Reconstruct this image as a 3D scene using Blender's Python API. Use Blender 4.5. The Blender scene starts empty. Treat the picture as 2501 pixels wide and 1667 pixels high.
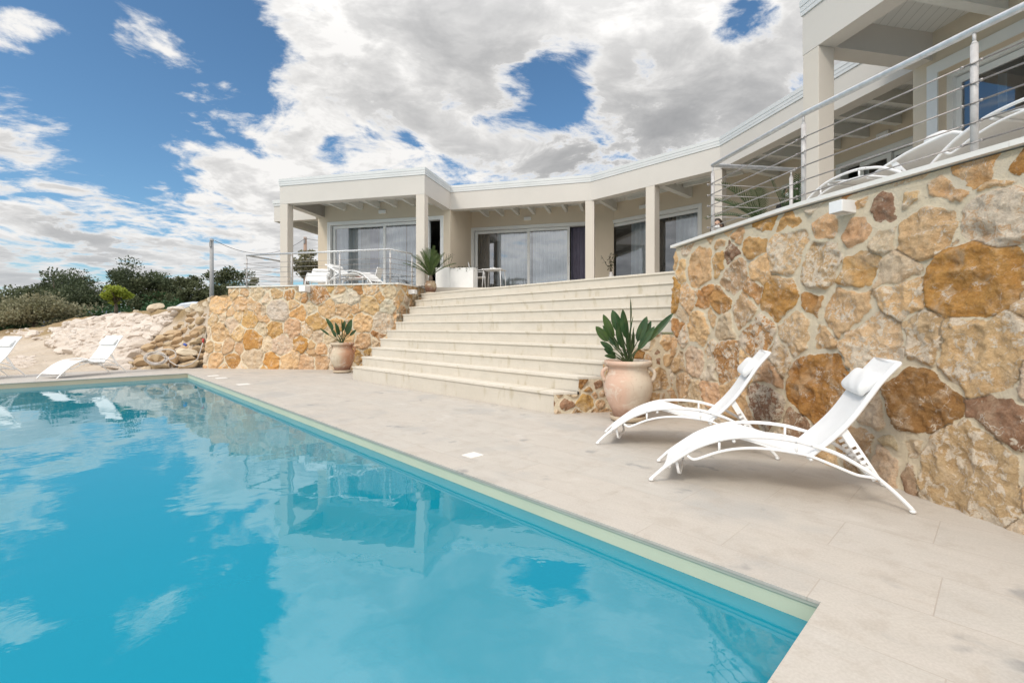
import bpy, bmesh, math, random
import numpy as np
from math import sin, cos, pi, radians, sqrt, atan2
from mathutils import Vector, Matrix

# ------------------------------------------------------------------ camera, sky, sun, exposure
SC = bpy.context.scene
COL = SC.collection
CAMH, F, CX, HY = 1.1, 1150.0, 1250.5, 798.0      # eye height (m), focal length / centre / horizon in photo pixels
cd = bpy.data.cameras.new('camera')
cam = bpy.data.objects.new('camera', cd); COL.objects.link(cam)
cam.location = (0, 0, CAMH); cam.rotation_euler = (pi/2, 0, 0)
cd.sensor_width = 36.0; cd.lens = 36.0*F/2501.0
cd.shift_y = (HY-833.5)/2501.0
cd.clip_start = 0.05; cd.clip_end = 9000
SC.camera = cam
SC.view_settings.view_transform = 'Standard'
SC.view_settings.look = 'None'
SC.view_settings.gamma = 1.0
SC.view_settings.exposure = 0.03
SC.cycles.max_bounces = 7; SC.cycles.diffuse_bounces = 4; SC.cycles.glossy_bounces = 4
SC.cycles.transparent_max_bounces = 12; SC.cycles.caustics_reflective = False; SC.cycles.caustics_refractive = False
SC.cycles.use_denoising = True

SUN_EL, SUN_ROT = radians(46), radians(221)
sl = bpy.data.lights.new('sun', 'SUN'); so = bpy.data.objects.new('sun', sl); COL.objects.link(so)
sl.energy = 1.6; sl.angle = radians(12); sl.color = (1.0, 0.92, 0.81)
sdir = Vector((sin(SUN_ROT)*cos(SUN_EL), cos(SUN_ROT)*cos(SUN_EL), sin(SUN_EL)))
so.rotation_euler = (-sdir).to_track_quat('-Z', 'Y').to_euler()
so.location = (0, 0, 30)


class NT:
    """small node-tree helper"""
    def __init__(s, tree): s.t = tree; s.n = tree.nodes; s.l = tree.links
    def add(s, typ, **kw):
        n = s.n.new(typ)
        for k, v in kw.items(): setattr(n, k, v)
        return n
    def link(s, a, b): s.l.new(a, b)
    def put(s, sock, v):
        if isinstance(v, bpy.types.NodeSocket): s.link(v, sock)
        elif v is not None: sock.default_value = v
    def math(s, op, a, b=None, c=None, clamp=False):
        n = s.add('ShaderNodeMath', operation=op, use_clamp=clamp)
        s.put(n.inputs[0], a)
        if b is not None: s.put(n.inputs[1], b)
        if c is not None: s.put(n.inputs[2], c)
        return n.outputs[0]
    def vmath(s, op, a, b=None, scale=None):
        n = s.add('ShaderNodeVectorMath', operation=op)
        s.put(n.inputs[0], a)
        if b is not None: s.put(n.inputs[1], b)
        if scale is not None: s.put(n.inputs[3], scale)
        return n.outputs['Value'] if op in ('DISTANCE', 'LENGTH', 'DOT_PRODUCT') else n.outputs[0]
    def noise(s, vec, scale, detail=4, rough=0.5, dist=0.0, out=0):
        n = s.add('ShaderNodeTexNoise')
        if vec is not None: s.link(vec, n.inputs['Vector'])
        n.inputs['Scale'].default_value = scale; n.inputs['Detail'].default_value = detail
        n.inputs['Roughness'].default_value = rough; n.inputs['Distortion'].default_value = dist
        return n.outputs[out]
    def rng(s, v, a, b, c=0.0, d=1.0, smooth=True):
        n = s.add('ShaderNodeMapRange', interpolation_type='SMOOTHSTEP' if smooth else 'LINEAR')
        s.put(n.inputs['Value'], v)
        for nm, x in (('From Min', a), ('From Max', b), ('To Min', c), ('To Max', d)): s.put(n.inputs[nm], x)
        return n.outputs[0]
    def mix(s, fac, a, b, blend='MIX'):
        n = s.add('ShaderNodeMix', data_type='RGBA', blend_type=blend)
        s.put(n.inputs['Factor'], fac)
        for sock, v in ((n.inputs[6], a), (n.inputs[7], b)):
            if isinstance(v, (tuple, list)): v = (*v, 1.0) if len(v) == 3 else v
            s.put(sock, v)
        return n.outputs[2]
    def comb(s, x, y, z):
        n = s.add('ShaderNodeCombineXYZ')
        for i, v in enumerate((x, y, z)): s.put(n.inputs[i], v)
        return n.outputs[0]
    def sep(s, v):
        n = s.add('ShaderNodeSeparateXYZ'); s.link(v, n.inputs[0]); return n.outputs


def skydir(px, py):
    v = Vector(((px-CX)/F, 1.0, (HY-py)/F)); v.normalize(); return v

world = bpy.data.worlds.new('World'); SC.world = world; world.use_nodes = True
def build_world():
    t = NT(world.node_tree); t.n.clear()
    out = t.add('ShaderNodeOutputWorld'); bg = t.add('ShaderNodeBackground')
    t.link(bg.outputs[0], out.inputs[0])
    sky = t.add('ShaderNodeTexSky', sky_type='NISHITA', sun_disc=False, sun_elevation=SUN_EL, sun_rotation=SUN_ROT)
    sky.air_density = 1.0; sky.dust_density = 0.6; sky.ozone_density = 3.0
    skyc = t.vmath('MULTIPLY', sky.outputs[0], (0.098, 0.128, 0.136))
    tc = t.add('ShaderNodeTexCoord'); d = tc.outputs['Generated']
    x, y, z = t.sep(d)
    zc = t.math('ADD', t.math('MAXIMUM', z, 0.0), 0.13)
    uv = t.comb(t.math('DIVIDE', x, zc), t.math('DIVIDE', y, zc), t.math('MULTIPLY', z, 1.2))
    warp = t.noise(uv, 1.1, 3, 0.5, 0, 1)
    uvw = t.vmath('ADD', uv, t.vmath('SCALE', t.vmath('SUBTRACT', warp, (0.5, 0.5, 0.5)), scale=0.55))
    big = t.noise(uvw, 1.15, 9, 0.58)
    puff = t.noise(uvw, 4.6, 8, 0.62)
    fine = t.noise(uvw, 14.0, 7, 0.66)
    n = t.math('ADD', t.math('ADD', t.math('MULTIPLY', big, 0.50), t.math('MULTIPLY', puff, 0.34)), t.math('MULTIPLY', fine, 0.16))
    # where the cloud banks and the open blue stand in the sky: (photo px, py, radius, weight)
    blobs = [(1000, 170, .34, .15), (1400, 60, .40, .15), (1750, 300, .42, .15), (1250, 330, .28, .14), (720, 20, .15, .11), (870, 240, .15, .10),
             (2300, 100, .60, .12), (1080, -250, .55, .12), (960, 350, .10, .08),
             (45, 95, .10, .19), (375, 125, .085, .24), (265, -5, .10, .13), (505, 190, .085, .27), (565, 240, .065, .25), (480, 225, .05, .2),
             (490, 318, .08, .25), (640, 340, .085, .25), (560, 385, .11, .23), (690, 215, .06, .19), (740, 300, .07, .17), (890, 370, .07, .13), (420, 270, .04, .17),
             (60, 440, .15, .19), (220, 465, .12, .16), (500, 465, .17, .20), (700, 425, .11, .17), (150, 560, .22, .17), (450, 570, .26, .18),
             (700, 560, .22, .16), (-300, 400, .4, .08), (130, 640, .22, .07)]
    holes = [(1345, 190, .11, -.165), (1390, 260, .09, -.12), (1440, 130, .06, -.09), (1800, 80, .08, -.14), (1870, 10, .07, -.11), (1232, 205, .05, -.08), (1570, 155, .05, -.08),
             (200, 250, .42, -.10), (400, 60, .22, -.07), (330, 350, .14, -.08), (620, 270, .12, -.08), (860, 390, .10, -.10), (1010, 345, .05, -.08),
             (600, 120, .12, -.11)]
    def field(lst):
        acc = None
        for px, py, r, w in lst:
            v = skydir(px, py); b = t.rng(t.vmath('DISTANCE', d, (v.x, v.y, v.z)), 0.0, r, w, 0.0)
            acc = b if acc is None else t.math('ADD', acc, b)
        return acc
    cov = t.math('MINIMUM', field(blobs), 0.205)
    cov = t.math('ADD', cov, field(holes))
    back = t.math('MULTIPLY', t.rng(y, 0.1, -0.3, 0.0, 0.23), t.rng(z, .75, .2, .6, 1.0))                       # broken cloud behind the viewer too
    over = t.rng(z, 0.55, 0.85, 0.0, 0.18)
    cov = t.math('ADD', t.math('ADD', cov, back), over)
    e = t.math('ADD', n, cov)
    dens = t.rng(e, 0.566, 0.676)
    thick = t.rng(e, 0.61, 0.78)
    # relief: compare with the noise a little higher towards the light
    uv2 = t.vmath('ADD', uvw, (-0.05, -0.13, 0.0))
    big2 = t.noise(uv2, 1.15, 6, 0.58); puff2 = t.noise(uv2, 4.6, 6, 0.62)
    n2 = t.math('ADD', t.math('MULTIPLY', big2, 0.55), t.math('MULTIPLY', puff2, 0.45))
    rel = t.rng(t.math('SUBTRACT', n, n2), -0.085, 0.085, -0.5, 0.5, smooth=False)
    mott = t.rng(t.noise(uvw, 2.3, 6, 0.6), .40, .68)
    dk = field([(1500, 345, .26, .38), (1780, 290, .30, .36), (1330, 370, .20, .34), (1650, 400, .2, .26), (1000, 60, .26, .12), (1250, 60, .2, .06), (950, 130, .16, .16), (1150, 30, .16, .14), (2100, 250, .3, .3), (130, 600, .3, .2), (100, 540, .15, .15)])
    grey = t.math('ADD', t.math('MULTIPLY', t.math('MULTIPLY', thick, mott), 0.40), t.math('MULTIPLY', dk, t.math('ADD', t.math('MULTIPLY', mott, .75), .42)))
    grey = t.math('MAXIMUM', t.math('SUBTRACT', grey, t.math('MULTIPLY', rel, 0.42)), 0.0)
    grey = t.math('DIVIDE', t.math('MULTIPLY', grey, 1.35), t.math('ADD', grey, .55))
    grey = t.math('MULTIPLY', grey, t.rng(thick, -0.05, 0.5), clamp=True)
    ccol = t.mix(grey, (0.93, 0.915, 0.895), (0.33, 0.335, 0.345))
    hz = t.rng(z, 0.20, 0.0)
    ccol = t.mix(t.math('MULTIPLY', hz, 0.55), ccol, (0.53, 0.575, 0.62))
    lift = t.math('ADD', t.rng(z, 0.45, 0.85, 1.0, 2.0), t.rng(y, -.1, -.7, 0.0, .85))      # higher cloud, and cloud facing the sun, is brighter
    ccol = t.vmath('SCALE', ccol, scale=lift)
    dens = t.math('MULTIPLY', dens, t.rng(z, -0.01, 0.06, 0.25, 1.0))
    res = t.mix(dens, skyc, ccol)
    t.link(res, bg.inputs['Color']); bg.inputs['Strength'].default_value = 1.0
build_world()
world.cycles.sampling_method = 'MANUAL'; world.cycles.sample_map_resolution = 1024

# ------------------------------------------------------------------ helpers
def V2(a): return np.array([a[0], a[1]], float)
def G(px, py, z=0.0):
    """ground point of height z seen at photo pixel (px, py)"""
    Y = (CAMH-z)*F/(py-HY); return ((px-CX)/F*Y, Y)
def nrm(v): v = V2(v); return v/np.hypot(*v)
def lft(v): return np.array([-v[1], v[0]])

class MB:
    def __init__(s): s.v = []; s.f = []; s.sm = []
    def raw(s, vs, fs, smooth=False):
        o = len(s.v); s.v.extend([tuple(map(float, p)) for p in vs]); s.f.extend([tuple(i+o for i in f) for f in fs]); s.sm.extend([smooth]*len(fs)); return s
    def prism(s, poly, z0, z1):
        n = len(poly); vs = [(p[0], p[1], z0) for p in poly]+[(p[0], p[1], z1) for p in poly]
        fs = [tuple(range(n-1, -1, -1)), tuple(range(n, 2*n))]+[(i, (i+1) % n, n+(i+1) % n, n+i) for i in range(n)]
        return s.raw(vs, fs)
    def bar(s, p0, p1, th, z0, z1, off=0.0):
        """upright box from p0 to p1, thickness th to the left, starting at offset off"""
        p0, p1 = V2(p0), V2(p1); n = lft(nrm(p1-p0))
        a, b = n*off, n*(off+th)
        return s.prism([p0+a, p1+a, p1+b, p0+b], z0, z1)
    def box(s, c, d, M=None):
        hx, hy, hz = d[0]/2, d[1]/2, d[2]/2
        vs = [Vector((x, y, z)) for z in (-hz, hz) for x, y in ((-hx, -hy), (hx, -hy), (hx, hy), (-hx, hy))]
        c = Vector(c)
        vs = [(M @ v if M else v)+c for v in vs]
        return s.raw(vs, [(3, 2, 1, 0), (4, 5, 6, 7), (0, 1, 5, 4), (1, 2, 6, 5), (2, 3, 7, 6), (3, 0, 4, 7)])
    def tube(s, pts, r, n=8, close=False, caps=True):
        pts = [Vector(p) for p in pts]; m = len(pts)
        rs = r if isinstance(r, (list, tuple)) else [r]*m
        up = Vector((0, 0, 1)); rings = []; pu = None
        for i, p in enumerate(pts):
            if close: tg = (pts[(i+1) % m]-pts[i-1])
            else: tg = pts[min(i+1, m-1)]-pts[max(i-1, 0)]
            tg.normalize()
            if pu is None: a = up if abs(tg.z) < .9 else Vector((1, 0, 0)); u = tg.cross(a).normalized()
            else:
                u = pu-tg*pu.dot(tg)
                u = u.normalized() if u.length > 1e-6 else tg.cross(up).normalized()
            w = tg.cross(u); pu = u
            rings.append([p+(u*cos(2*pi*k/n)+w*sin(2*pi*k/n))*rs[i] for k in range(n)])
        vs = [q for R in rings for q in R]; fs = []
        for i in range(m if close else m-1):
            j = (i+1) % m
            for k in range(n): fs.append((i*n+k, i*n+(k+1) % n, j*n+(k+1) % n, j*n+k))
        if caps and not close: fs += [tuple(range(n-1, -1, -1)), tuple((m-1)*n+k for k in range(n))]
        return s.raw(vs, fs, True)
    def lathe(s, prof, c=(0, 0, 0), n=28, sx=1, sy=1):
        vs = []; m = len(prof)
        for r, z in prof:
            for k in range(n): vs.append((c[0]+r*cos(2*pi*k/n)*sx, c[1]+r*sin(2*pi*k/n)*sy, c[2]+z))
        fs = [(i*n+k, i*n+(k+1) % n, (i+1)*n+(k+1) % n, (i+1)*n+k) for i in range(m-1) for k in range(n)]
        if prof[0][0] > 1e-4: fs.append(tuple(range(n-1, -1, -1)))
        if prof[-1][0] > 1e-4: fs.append(tuple((m-1)*n+k for k in range(n)))
        return s.raw(vs, fs, True)
    def ellip(s, c, r, n=12, m=8, M=None):
        vs = []; c = Vector(c)
        for i in range(m+1):
            a = pi*i/m
            for k in range(n):
                v = Vector((r[0]*sin(a)*cos(2*pi*k/n), r[1]*sin(a)*sin(2*pi*k/n), r[2]*cos(a)))
                vs.append((M @ v if M else v)+c)
        fs = [(i*n+k, (i+1)*n+k, (i+1)*n+(k+1) % n, i*n+(k+1) % n) for i in range(m) for k in range(n)]
        return s.raw(vs, fs, True)
    def build(s, name, m, parent=None, bevel=0.0, mats=None):
        me = bpy.data.meshes.new(name); me.from_pydata(s.v, [], s.f); me.update()
        me.polygons.foreach_set('use_smooth', s.sm)
        o = link(name, me, m, parent)
        if bevel > 0:
            b = o.modifiers.new('bevel', 'BEVEL'); b.width = bevel; b.segments = 2; b.limit_method = 'ANGLE'; b.angle_limit = radians(40)
            b.harden_normals = False
        return o

def link(name, me, m, parent=None):
    if m is not None: me.materials.append(m)
    o = bpy.data.objects.new(name, me); COL.objects.link(o)
    if parent is not None: o.parent = parent
    return o
def tag(o, label, cat, group=None):
    o['label'] = label; o['category'] = cat
    if group: o['group'] = group
    return o
def thing(name, label, cat, loc=(0, 0, 0), rz=0.0, group=None):
    o = bpy.data.objects.new(name, None); COL.objects.link(o); o.empty_display_size = .2
    o.location = loc; o.rotation_euler = (0, 0, rz); return tag(o, label, cat, group)
def struct(o, kind='structure'): o['kind'] = kind; return o
def dup(root, loc, rz, label, group=None):
    r = root.copy(); COL.objects.link(r); r.location = loc; r.rotation_euler = (0, 0, rz); r['label'] = label
    if group: r['group'] = group
    for ch in list(root.children):
        c = ch.copy(); COL.objects.link(c); c.parent = r
        for g in list(ch.children):
            d = g.copy(); COL.objects.link(d); d.parent = c
    return r

def miter(path, d):
    """offset an open 2-D path to its left by d"""
    P = [V2(p) for p in path]; out = []
    for i in range(len(P)):
        if i == 0: out.append(P[0]+lft(nrm(P[1]-P[0]))*d)
        elif i == len(P)-1: out.append(P[-1]+lft(nrm(P[-1]-P[-2]))*d)
        else:
            n1, n2 = lft(nrm(P[i]-P[i-1])), lft(nrm(P[i+1]-P[i]))
            b = n1+n2; out.append(P[i]+b*(d/(1+n1.dot(n2))))
    return out
def strip(mb, path, o0, o1, z0, z1):
    """mitred wall along a path between offsets o0 and o1"""
    a, b = miter(path, o0), miter(path, o1); n = len(path)
    vs = [(p[0], p[1], z0) for p in a]+[(p[0], p[1], z1) for p in a]+[(p[0], p[1], z0) for p in b]+[(p[0], p[1], z1) for p in b]
    fs = []
    for i in range(n-1):
        fs += [(i, i+1, n+i+1, n+i), (2*n+i+1, 2*n+i, 3*n+i, 3*n+i+1), (n+i, n+i+1, 3*n+i+1, 3*n+i), (i+1, i, 2*n+i, 2*n+i+1)]
    fs += [(0, n, 3*n, 2*n), (n-1, 3*n-1, 4*n-1, 2*n-1)]
    return mb.raw(vs, fs)

# value noise on numpy arrays (for shaping geometry)
def _h(i, j, s):
    n = (i*374761393+j*668265263+s*974634777) & 0x7fffffff
    n = ((n ^ (n >> 13))*1274126177) & 0x7fffffff
    return ((n ^ (n >> 16)) & 0xffff)/65535.0
def vnoise(x, y, s=0):
    xi = np.floor(x).astype(np.int64); yi = np.floor(y).astype(np.int64); fx = x-xi; fy = y-yi
    fx = fx*fx*(3-2*fx); fy = fy*fy*(3-2*fy)
    a = _h(xi, yi, s); b = _h(xi+1, yi, s); c = _h(xi, yi+1, s); d = _h(xi+1, yi+1, s)
    return (a*(1-fx)+b*fx)*(1-fy)+(c*(1-fx)+d*fx)*fy
def fbm(x, y, s=0, o=4):
    t = 0; a = .5; w = 0
    for k in range(o): t = t+a*vnoise(x*2**k, y*2**k, s+k*7); w += a; a *= .5
    return t/w

# ------------------------------------------------------------------ materials
def pmat(name, col=(.8, .8, .8), rough=.6, metal=0.0, spec=.5):
    m = bpy.data.materials.new(name); m.use_nodes = True
    b = m.node_tree.nodes['Principled BSDF']
    b.inputs['Base Color'].default_value = (*col, 1); b.inputs['Roughness'].default_value = rough; b.inputs['Metallic'].default_value = metal
    b.inputs['Specular IOR Level'].default_value = spec
    return m, NT(m.node_tree), b
def objco(t):
    return t.add('ShaderNodeTexCoord').outputs['Object']
def wco(t):
    return t.add('ShaderNodeNewGeometry').outputs['Position']
def bump(t, b, h, strength=.3, dist=.01):
    n = t.add('ShaderNodeBump'); n.inputs['Strength'].default_value = strength; n.inputs['Distance'].default_value = dist
    t.link(h, n.inputs['Height']); t.link(n.outputs[0], b.inputs['Normal'])
def noisy(name, c1, c2, scale=5, rough=.6, bscale=60, bst=.2, bd=.004, metal=0.0, detail=5, world=True):
    m, t, b = pmat(name, c1, rough, metal)
    co = wco(t) if world else objco(t)
    f = t.rng(t.noise(co, scale, detail, .6), .3, .7)
    t.link(t.mix(f, c1, c2), b.inputs['Base Color'])
    if bst: bump(t, b, t.noise(co, bscale, 4, .6), bst, bd)
    return m

def stucco(name, c):
    m, t, b = pmat(name, c, .9, 0, .2)
    co = wco(t)
    f = t.noise(co, .9, 4, .6); g = t.noise(co, 140, 2, .6)
    c2 = t.mix(t.rng(f, .3, .7), tuple(x*.965 for x in c), tuple(min(1, x*1.02) for x in c))
    c3 = t.mix(t.rng(g, .35, .65, 0, .10), c2, tuple(x*.8 for x in c))
    t.link(c3, b.inputs['Base Color']); bump(t, b, g, .35, .004)
    return m

M = {}
M['stucco'] = stucco('cream_stucco', (.63, .58, .515))
M['stucco_wall'] = stucco('beige_stucco', (.69, .60, .48))
M['fascia'] = stucco('pale_stucco', (.61, .58, .54))
M['trim'] = noisy('light_metal_trim', (.58, .60, .60), (.64, .65, .65), 1.5, .45, 40, .03, .002)
M['white_wood'] = noisy('white_painted_wood', (.66, .66, .63), (.72, .72, .69), 3, .55, 50, .1, .002)
def boards():
    m, t, b = pmat('white_ceiling_boards', (.68, .68, .66), .6)
    co = wco(t); x, y, z = t.sep(co)
    s = t.math('ADD', t.math('MULTIPLY', x, .95*9), t.math('MULTIPLY', y, -.25*9))
    fr = t.math('FRACT', s)
    g = t.rng(t.math('ABSOLUTE', t.math('SUBTRACT', fr, .5)), .44, .49)
    t.link(t.mix(g, (.68, .68, .66), (.45, .45, .43)), b.inputs['Base Color'])
    return m
M['boards'] = boards()
M['frame'] = noisy('white_door_frame', (.74, .75, .75), (.78, .79, .78), 2, .4, 30, .03, .002)
M['white_metal'] = noisy('white_powder_coated_metal', (.85, .85, .85), (.88, .88, .88), 8, .35, 200, .05, .001, world=False)
M['white_plastic'] = noisy('white_lamp_housing', (.80, .80, .79), (.84, .84, .83), 8, .4, 200, .03, .001, world=False)
M['lamp_glass'] = noisy('frosted_lamp_glass', (.6, .6, .58), (.7, .7, .68), 8, .3, 200, .02, .001)
M['railing'] = noisy('pale_grey_painted_steel', (.46, .44, .43), (.60, .58, .57), 14, .42, 120, .25, .002)
M['galv'] = noisy('galvanised_steel_tube', (.50, .51, .52), (.62, .63, .64), 20, .33, 140, .15, .002, metal=.35)
M['steel'] = noisy('brushed_steel_cable', (.30, .28, .27), (.40, .38, .37), 30, .4, 200, .1, .001, metal=.5)
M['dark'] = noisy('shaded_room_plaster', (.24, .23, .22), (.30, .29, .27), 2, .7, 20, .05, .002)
def sling():
    m, t, b = pmat('white_mesh_sling', (.83, .83, .83), .62, 0, .3)
    co = objco(t); x, y, z = t.sep(co)
    wv = t.math('MULTIPLY', t.math('SINE', t.math('MULTIPLY', x, 900.0)), t.math('SINE', t.math('MULTIPLY', y, 900.0)))
    n = t.noise(co, 5, 4, .6)
    t.link(t.mix(t.rng(n, .3, .7), (.80, .80, .795), (.84, .84, .835)), b.inputs['Base Color'])
    bump(t, b, t.math('ADD', t.math('MULTIPLY', wv, .2), t.noise(co, 9, 3, .5)), .06, .01)
    return m
M['sling'] = sling()

# stone of the dry-looking rubble walls: per-stone tint, veins and mortar come as mesh attributes
def stonewall():
    m, t, b = pmat('rubble_stone_and_mortar', (.5, .3, .15), .88, 0, .25)
    a = t.add('ShaderNodeAttribute', attribute_name='tint'); mo = t.add('ShaderNodeAttribute', attribute_name='mortar'); rn = t.add('ShaderNodeAttribute', attribute_name='vary')
    sv = t.add('ShaderNodeAttribute', attribute_name='shiftv')
    pc = wco(t); co = t.vmath('ADD', pc, sv.outputs['Vector']); p2 = t.noise(pc, 21, 7, .70, .7); p3 = t.noise(pc, 90, 5, .72); p1 = t.noise(pc, 5.5, 6, .62, .4); p4 = t.noise(pc, 3.2, 5, .6)
    n1 = t.noise(co, 5.5, 6, .62, .4); n2 = t.noise(co, 21, 7, .70, .7); n3 = t.noise(co, 90, 5, .72); n4 = t.noise(co, 3.2, 5, .6, 1.2); n5 = t.noise(co, 26, 4, .7, .3)
    base = a.outputs['Color']
    c = t.mix(t.rng(n1, .38, .64, 0, .6), base, t.vmath('MULTIPLY', base, (.84, .72, .58)))
    c = t.mix(t.rng(n4, .50, .68, 0, .55), c, (.70, .56, .40))
    c = t.mix(t.rng(n2, .34, .22, 0, .75), c, t.vmath('MULTIPLY', base, (.38, .30, .26)))
    # pale calcite crust, more on some stones
    crust = t.math('ADD', t.math('MULTIPLY', n2, .55), t.math('MULTIPLY', n1, .45))
    th = t.math('SUBTRACT', .66, t.math('MULTIPLY', rn.outputs['Fac'], .21))
    cr = t.rng(t.math('SUBTRACT', crust, th), -.005, .035)
    c = t.mix(t.math('MULTIPLY', cr, .85), c, (.80, .71, .58))
    # thin white veins
    vo = t.add('ShaderNodeTexVoronoi', feature='DISTANCE_TO_EDGE'); t.link(t.vmath('ADD', co, t.vmath('SCALE', t.noise(co, 7, 4, .6, 0, 1), scale=.35)), vo.inputs['Vector']); vo.inputs['Scale'].default_value = 4.2
    ve = t.math('MULTIPLY', t.rng(vo.outputs[0], .022, .006), t.rng(n4, .46, .60))
    c = t.mix(t.math('MULTIPLY', ve, .8), c, (.78, .72, .64))
    c = t.mix(t.rng(n3, .38, .62, 0, .42), c, t.vmath('MULTIPLY', c, (.58, .48, .40)))
    c = t.mix(t.rng(n5, .52, .64, 0, .5), c, t.vmath('ADD', t.vmath('MULTIPLY', c, (.75, .75, .75)), (.18, .165, .14)))
    mc = t.mix(t.rng(p1, .3, .7), (.76, .655, .48), (.69, .60, .455))
    mc = t.mix(t.rng(p3, .35, .7, 0, .40), mc, (.56, .475, .35))
    mc = t.mix(t.rng(p4, .52, .68, 0, .45), mc, (.62, .56, .46))
    mk = t.rng(t.math('ADD', mo.outputs['Fac'], t.math('MULTIPLY', t.math('SUBTRACT', p2, .5), 1.3)), .40, .60)
    t.link(t.mix(mk, c, mc), b.inputs['Base Color'])
    hgt = t.math('ADD', t.math('MULTIPLY', n2, 1.1), t.math('ADD', t.math('MULTIPLY', n3, .55), t.math('MULTIPLY', n1, .9)))
    hm = t.math('ADD', t.math('MULTIPLY', p2, .55), t.math('MULTIPLY', p3, .5)); hm = t.math('ADD', hm, .62)
    mh = t.add('ShaderNodeMix'); t.put(mh.inputs[0], mk); t.put(mh.inputs[2], hgt); t.put(mh.inputs[3], hm)
    bump(t, b, mh.outputs[0], .9, .03)
    return m
M['stonewall'] = stonewall()

def slab_mat(name, c1, c2, stain, joint_dir=None, rough=.62):
    """pale limestone with drifting stains; joints are grooves along the two pool directions"""
    m, t, b = pmat(name, c1, rough, 0, .35)
    co = wco(t); x, y, z = t.sep(co)
    d, s = joint_dir if joint_dir else ((-.6933, .7206), (.7227, .6912))
    l = t.math('ADD', t.math('MULTIPLY', x, d[0]), t.math('MULTIPLY', y, d[1]))
    w = t.math('ADD', t.math('MULTIPLY', x, s[0]), t.math('MULTIPLY', y, s[1]))
    st = t.comb(t.math('MULTIPLY', l, .7), t.math('MULTIPLY', w, 1.7), 0.0)
    return m, t, b, co, l, w, st

def deckmat():
    m, t, b, co, l, w, st = slab_mat('travertine_deck_slabs', (.55, .48, .41), None, None)
    SW, SL = .40, .80
    row = t.math('FLOOR', t.math('DIVIDE', w, SW))
    lo = t.math('DIVIDE', t.math('ADD', l, t.math('MULTIPLY', row, .37)), SL)
    cell = t.math('FLOOR', lo)
    wn = t.add('ShaderNodeTexWhiteNoise', noise_dimensions='2D'); t.link(t.comb(row, cell, 0.0), wn.inputs['Vector'])
    off = t.vmath('SCALE', wn.outputs['Color'], scale=7.0)
    sc = t.vmath('ADD', st, off)
    n1 = t.noise(sc, 2.0, 6, .6, .5); n2 = t.noise(sc, 9, 5, .65, .3); n3 = t.noise(co, 1.1, 4, .55); n4 = t.noise(co, 90, 3, .6); n5 = t.noise(co, 3.4, 3, .5, .2)
    n6 = t.noise(t.vmath('MULTIPLY', sc, (1.0, 2.2, 1.0)), 8, 5, .7, .6)
    c = t.mix(t.rng(n1, .3, .7), (.54, .505, .455), (.495, .462, .415))
    c = t.mix(t.rng(n2, .45, .75, 0, .5), c, (.56, .515, .47))
    c = t.mix(t.rng(wn.outputs['Value'], 0, 1, 0, .22), c, (.53, .46, .39))
    c = t.mix(t.rng(n6, .54, .70, 0, .40), c, (.46, .405, .35))
    c = t.mix(t.rng(n6, .42, .28, 0, .3), c, (.58, .545, .50))
    c = t.mix(t.rng(n3, .52, .66, 0, .55), c, (.405, .395, .375)); n7 = t.noise(co, 5.5, 5, .65, .4); c = t.mix(t.rng(n7, .50, .66, 0, .38), c, (.42, .37, .315))
    blot = t.math('MULTIPLY', t.rng(n5, .62, .70), t.rng(n3, .44, .56))
    c = t.mix(t.math('MULTIPLY', blot, .85), c, (.30, .29, .28))
    pale = t.rng(t.noise(co, 1.7, 4, .6, .8), .6, .72, 0, .35)
    c = t.mix(pale, c, (.66, .63, .585))
    c = t.mix(t.rng(n4, .35, .65, 0, .30), c, t.vmath('MULTIPLY', c, (.72, .70, .68)))
    fw = t.math('ABSOLUTE', t.math('SUBTRACT', t.math('FRACT', t.math('DIVIDE', w, SW)), .5))
    fl = t.math('ABSOLUTE', t.math('SUBTRACT', t.math('FRACT', lo), .5))
    jw = t.rng(fw, .5-.0035/SW, .5-.001/SW); jl = t.rng(fl, .5-.0035/SL, .5-.001/SL)
    j = t.math('MAXIMUM', jw, jl)
    jn = t.rng(t.noise(co, 2.2, 3), .25, .55)
    jj = t.math('MULTIPLY', j, t.math('MULTIPLY', jn, 1.0))
    c = t.mix(jj, c, (.42, .37, .32))
    t.link(c, b.inputs['Base Color'])
    t.link(t.rng(n1, .3, .7, .5, .72), b.inputs['Roughness'])
    bump(t, b, t.math('SUBTRACT', t.math('ADD', t.math('MULTIPLY', n2, .5), t.math('MULTIPLY', n4, .3)), j), .22, .004)
    return m
M['deck'] = deckmat()

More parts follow.
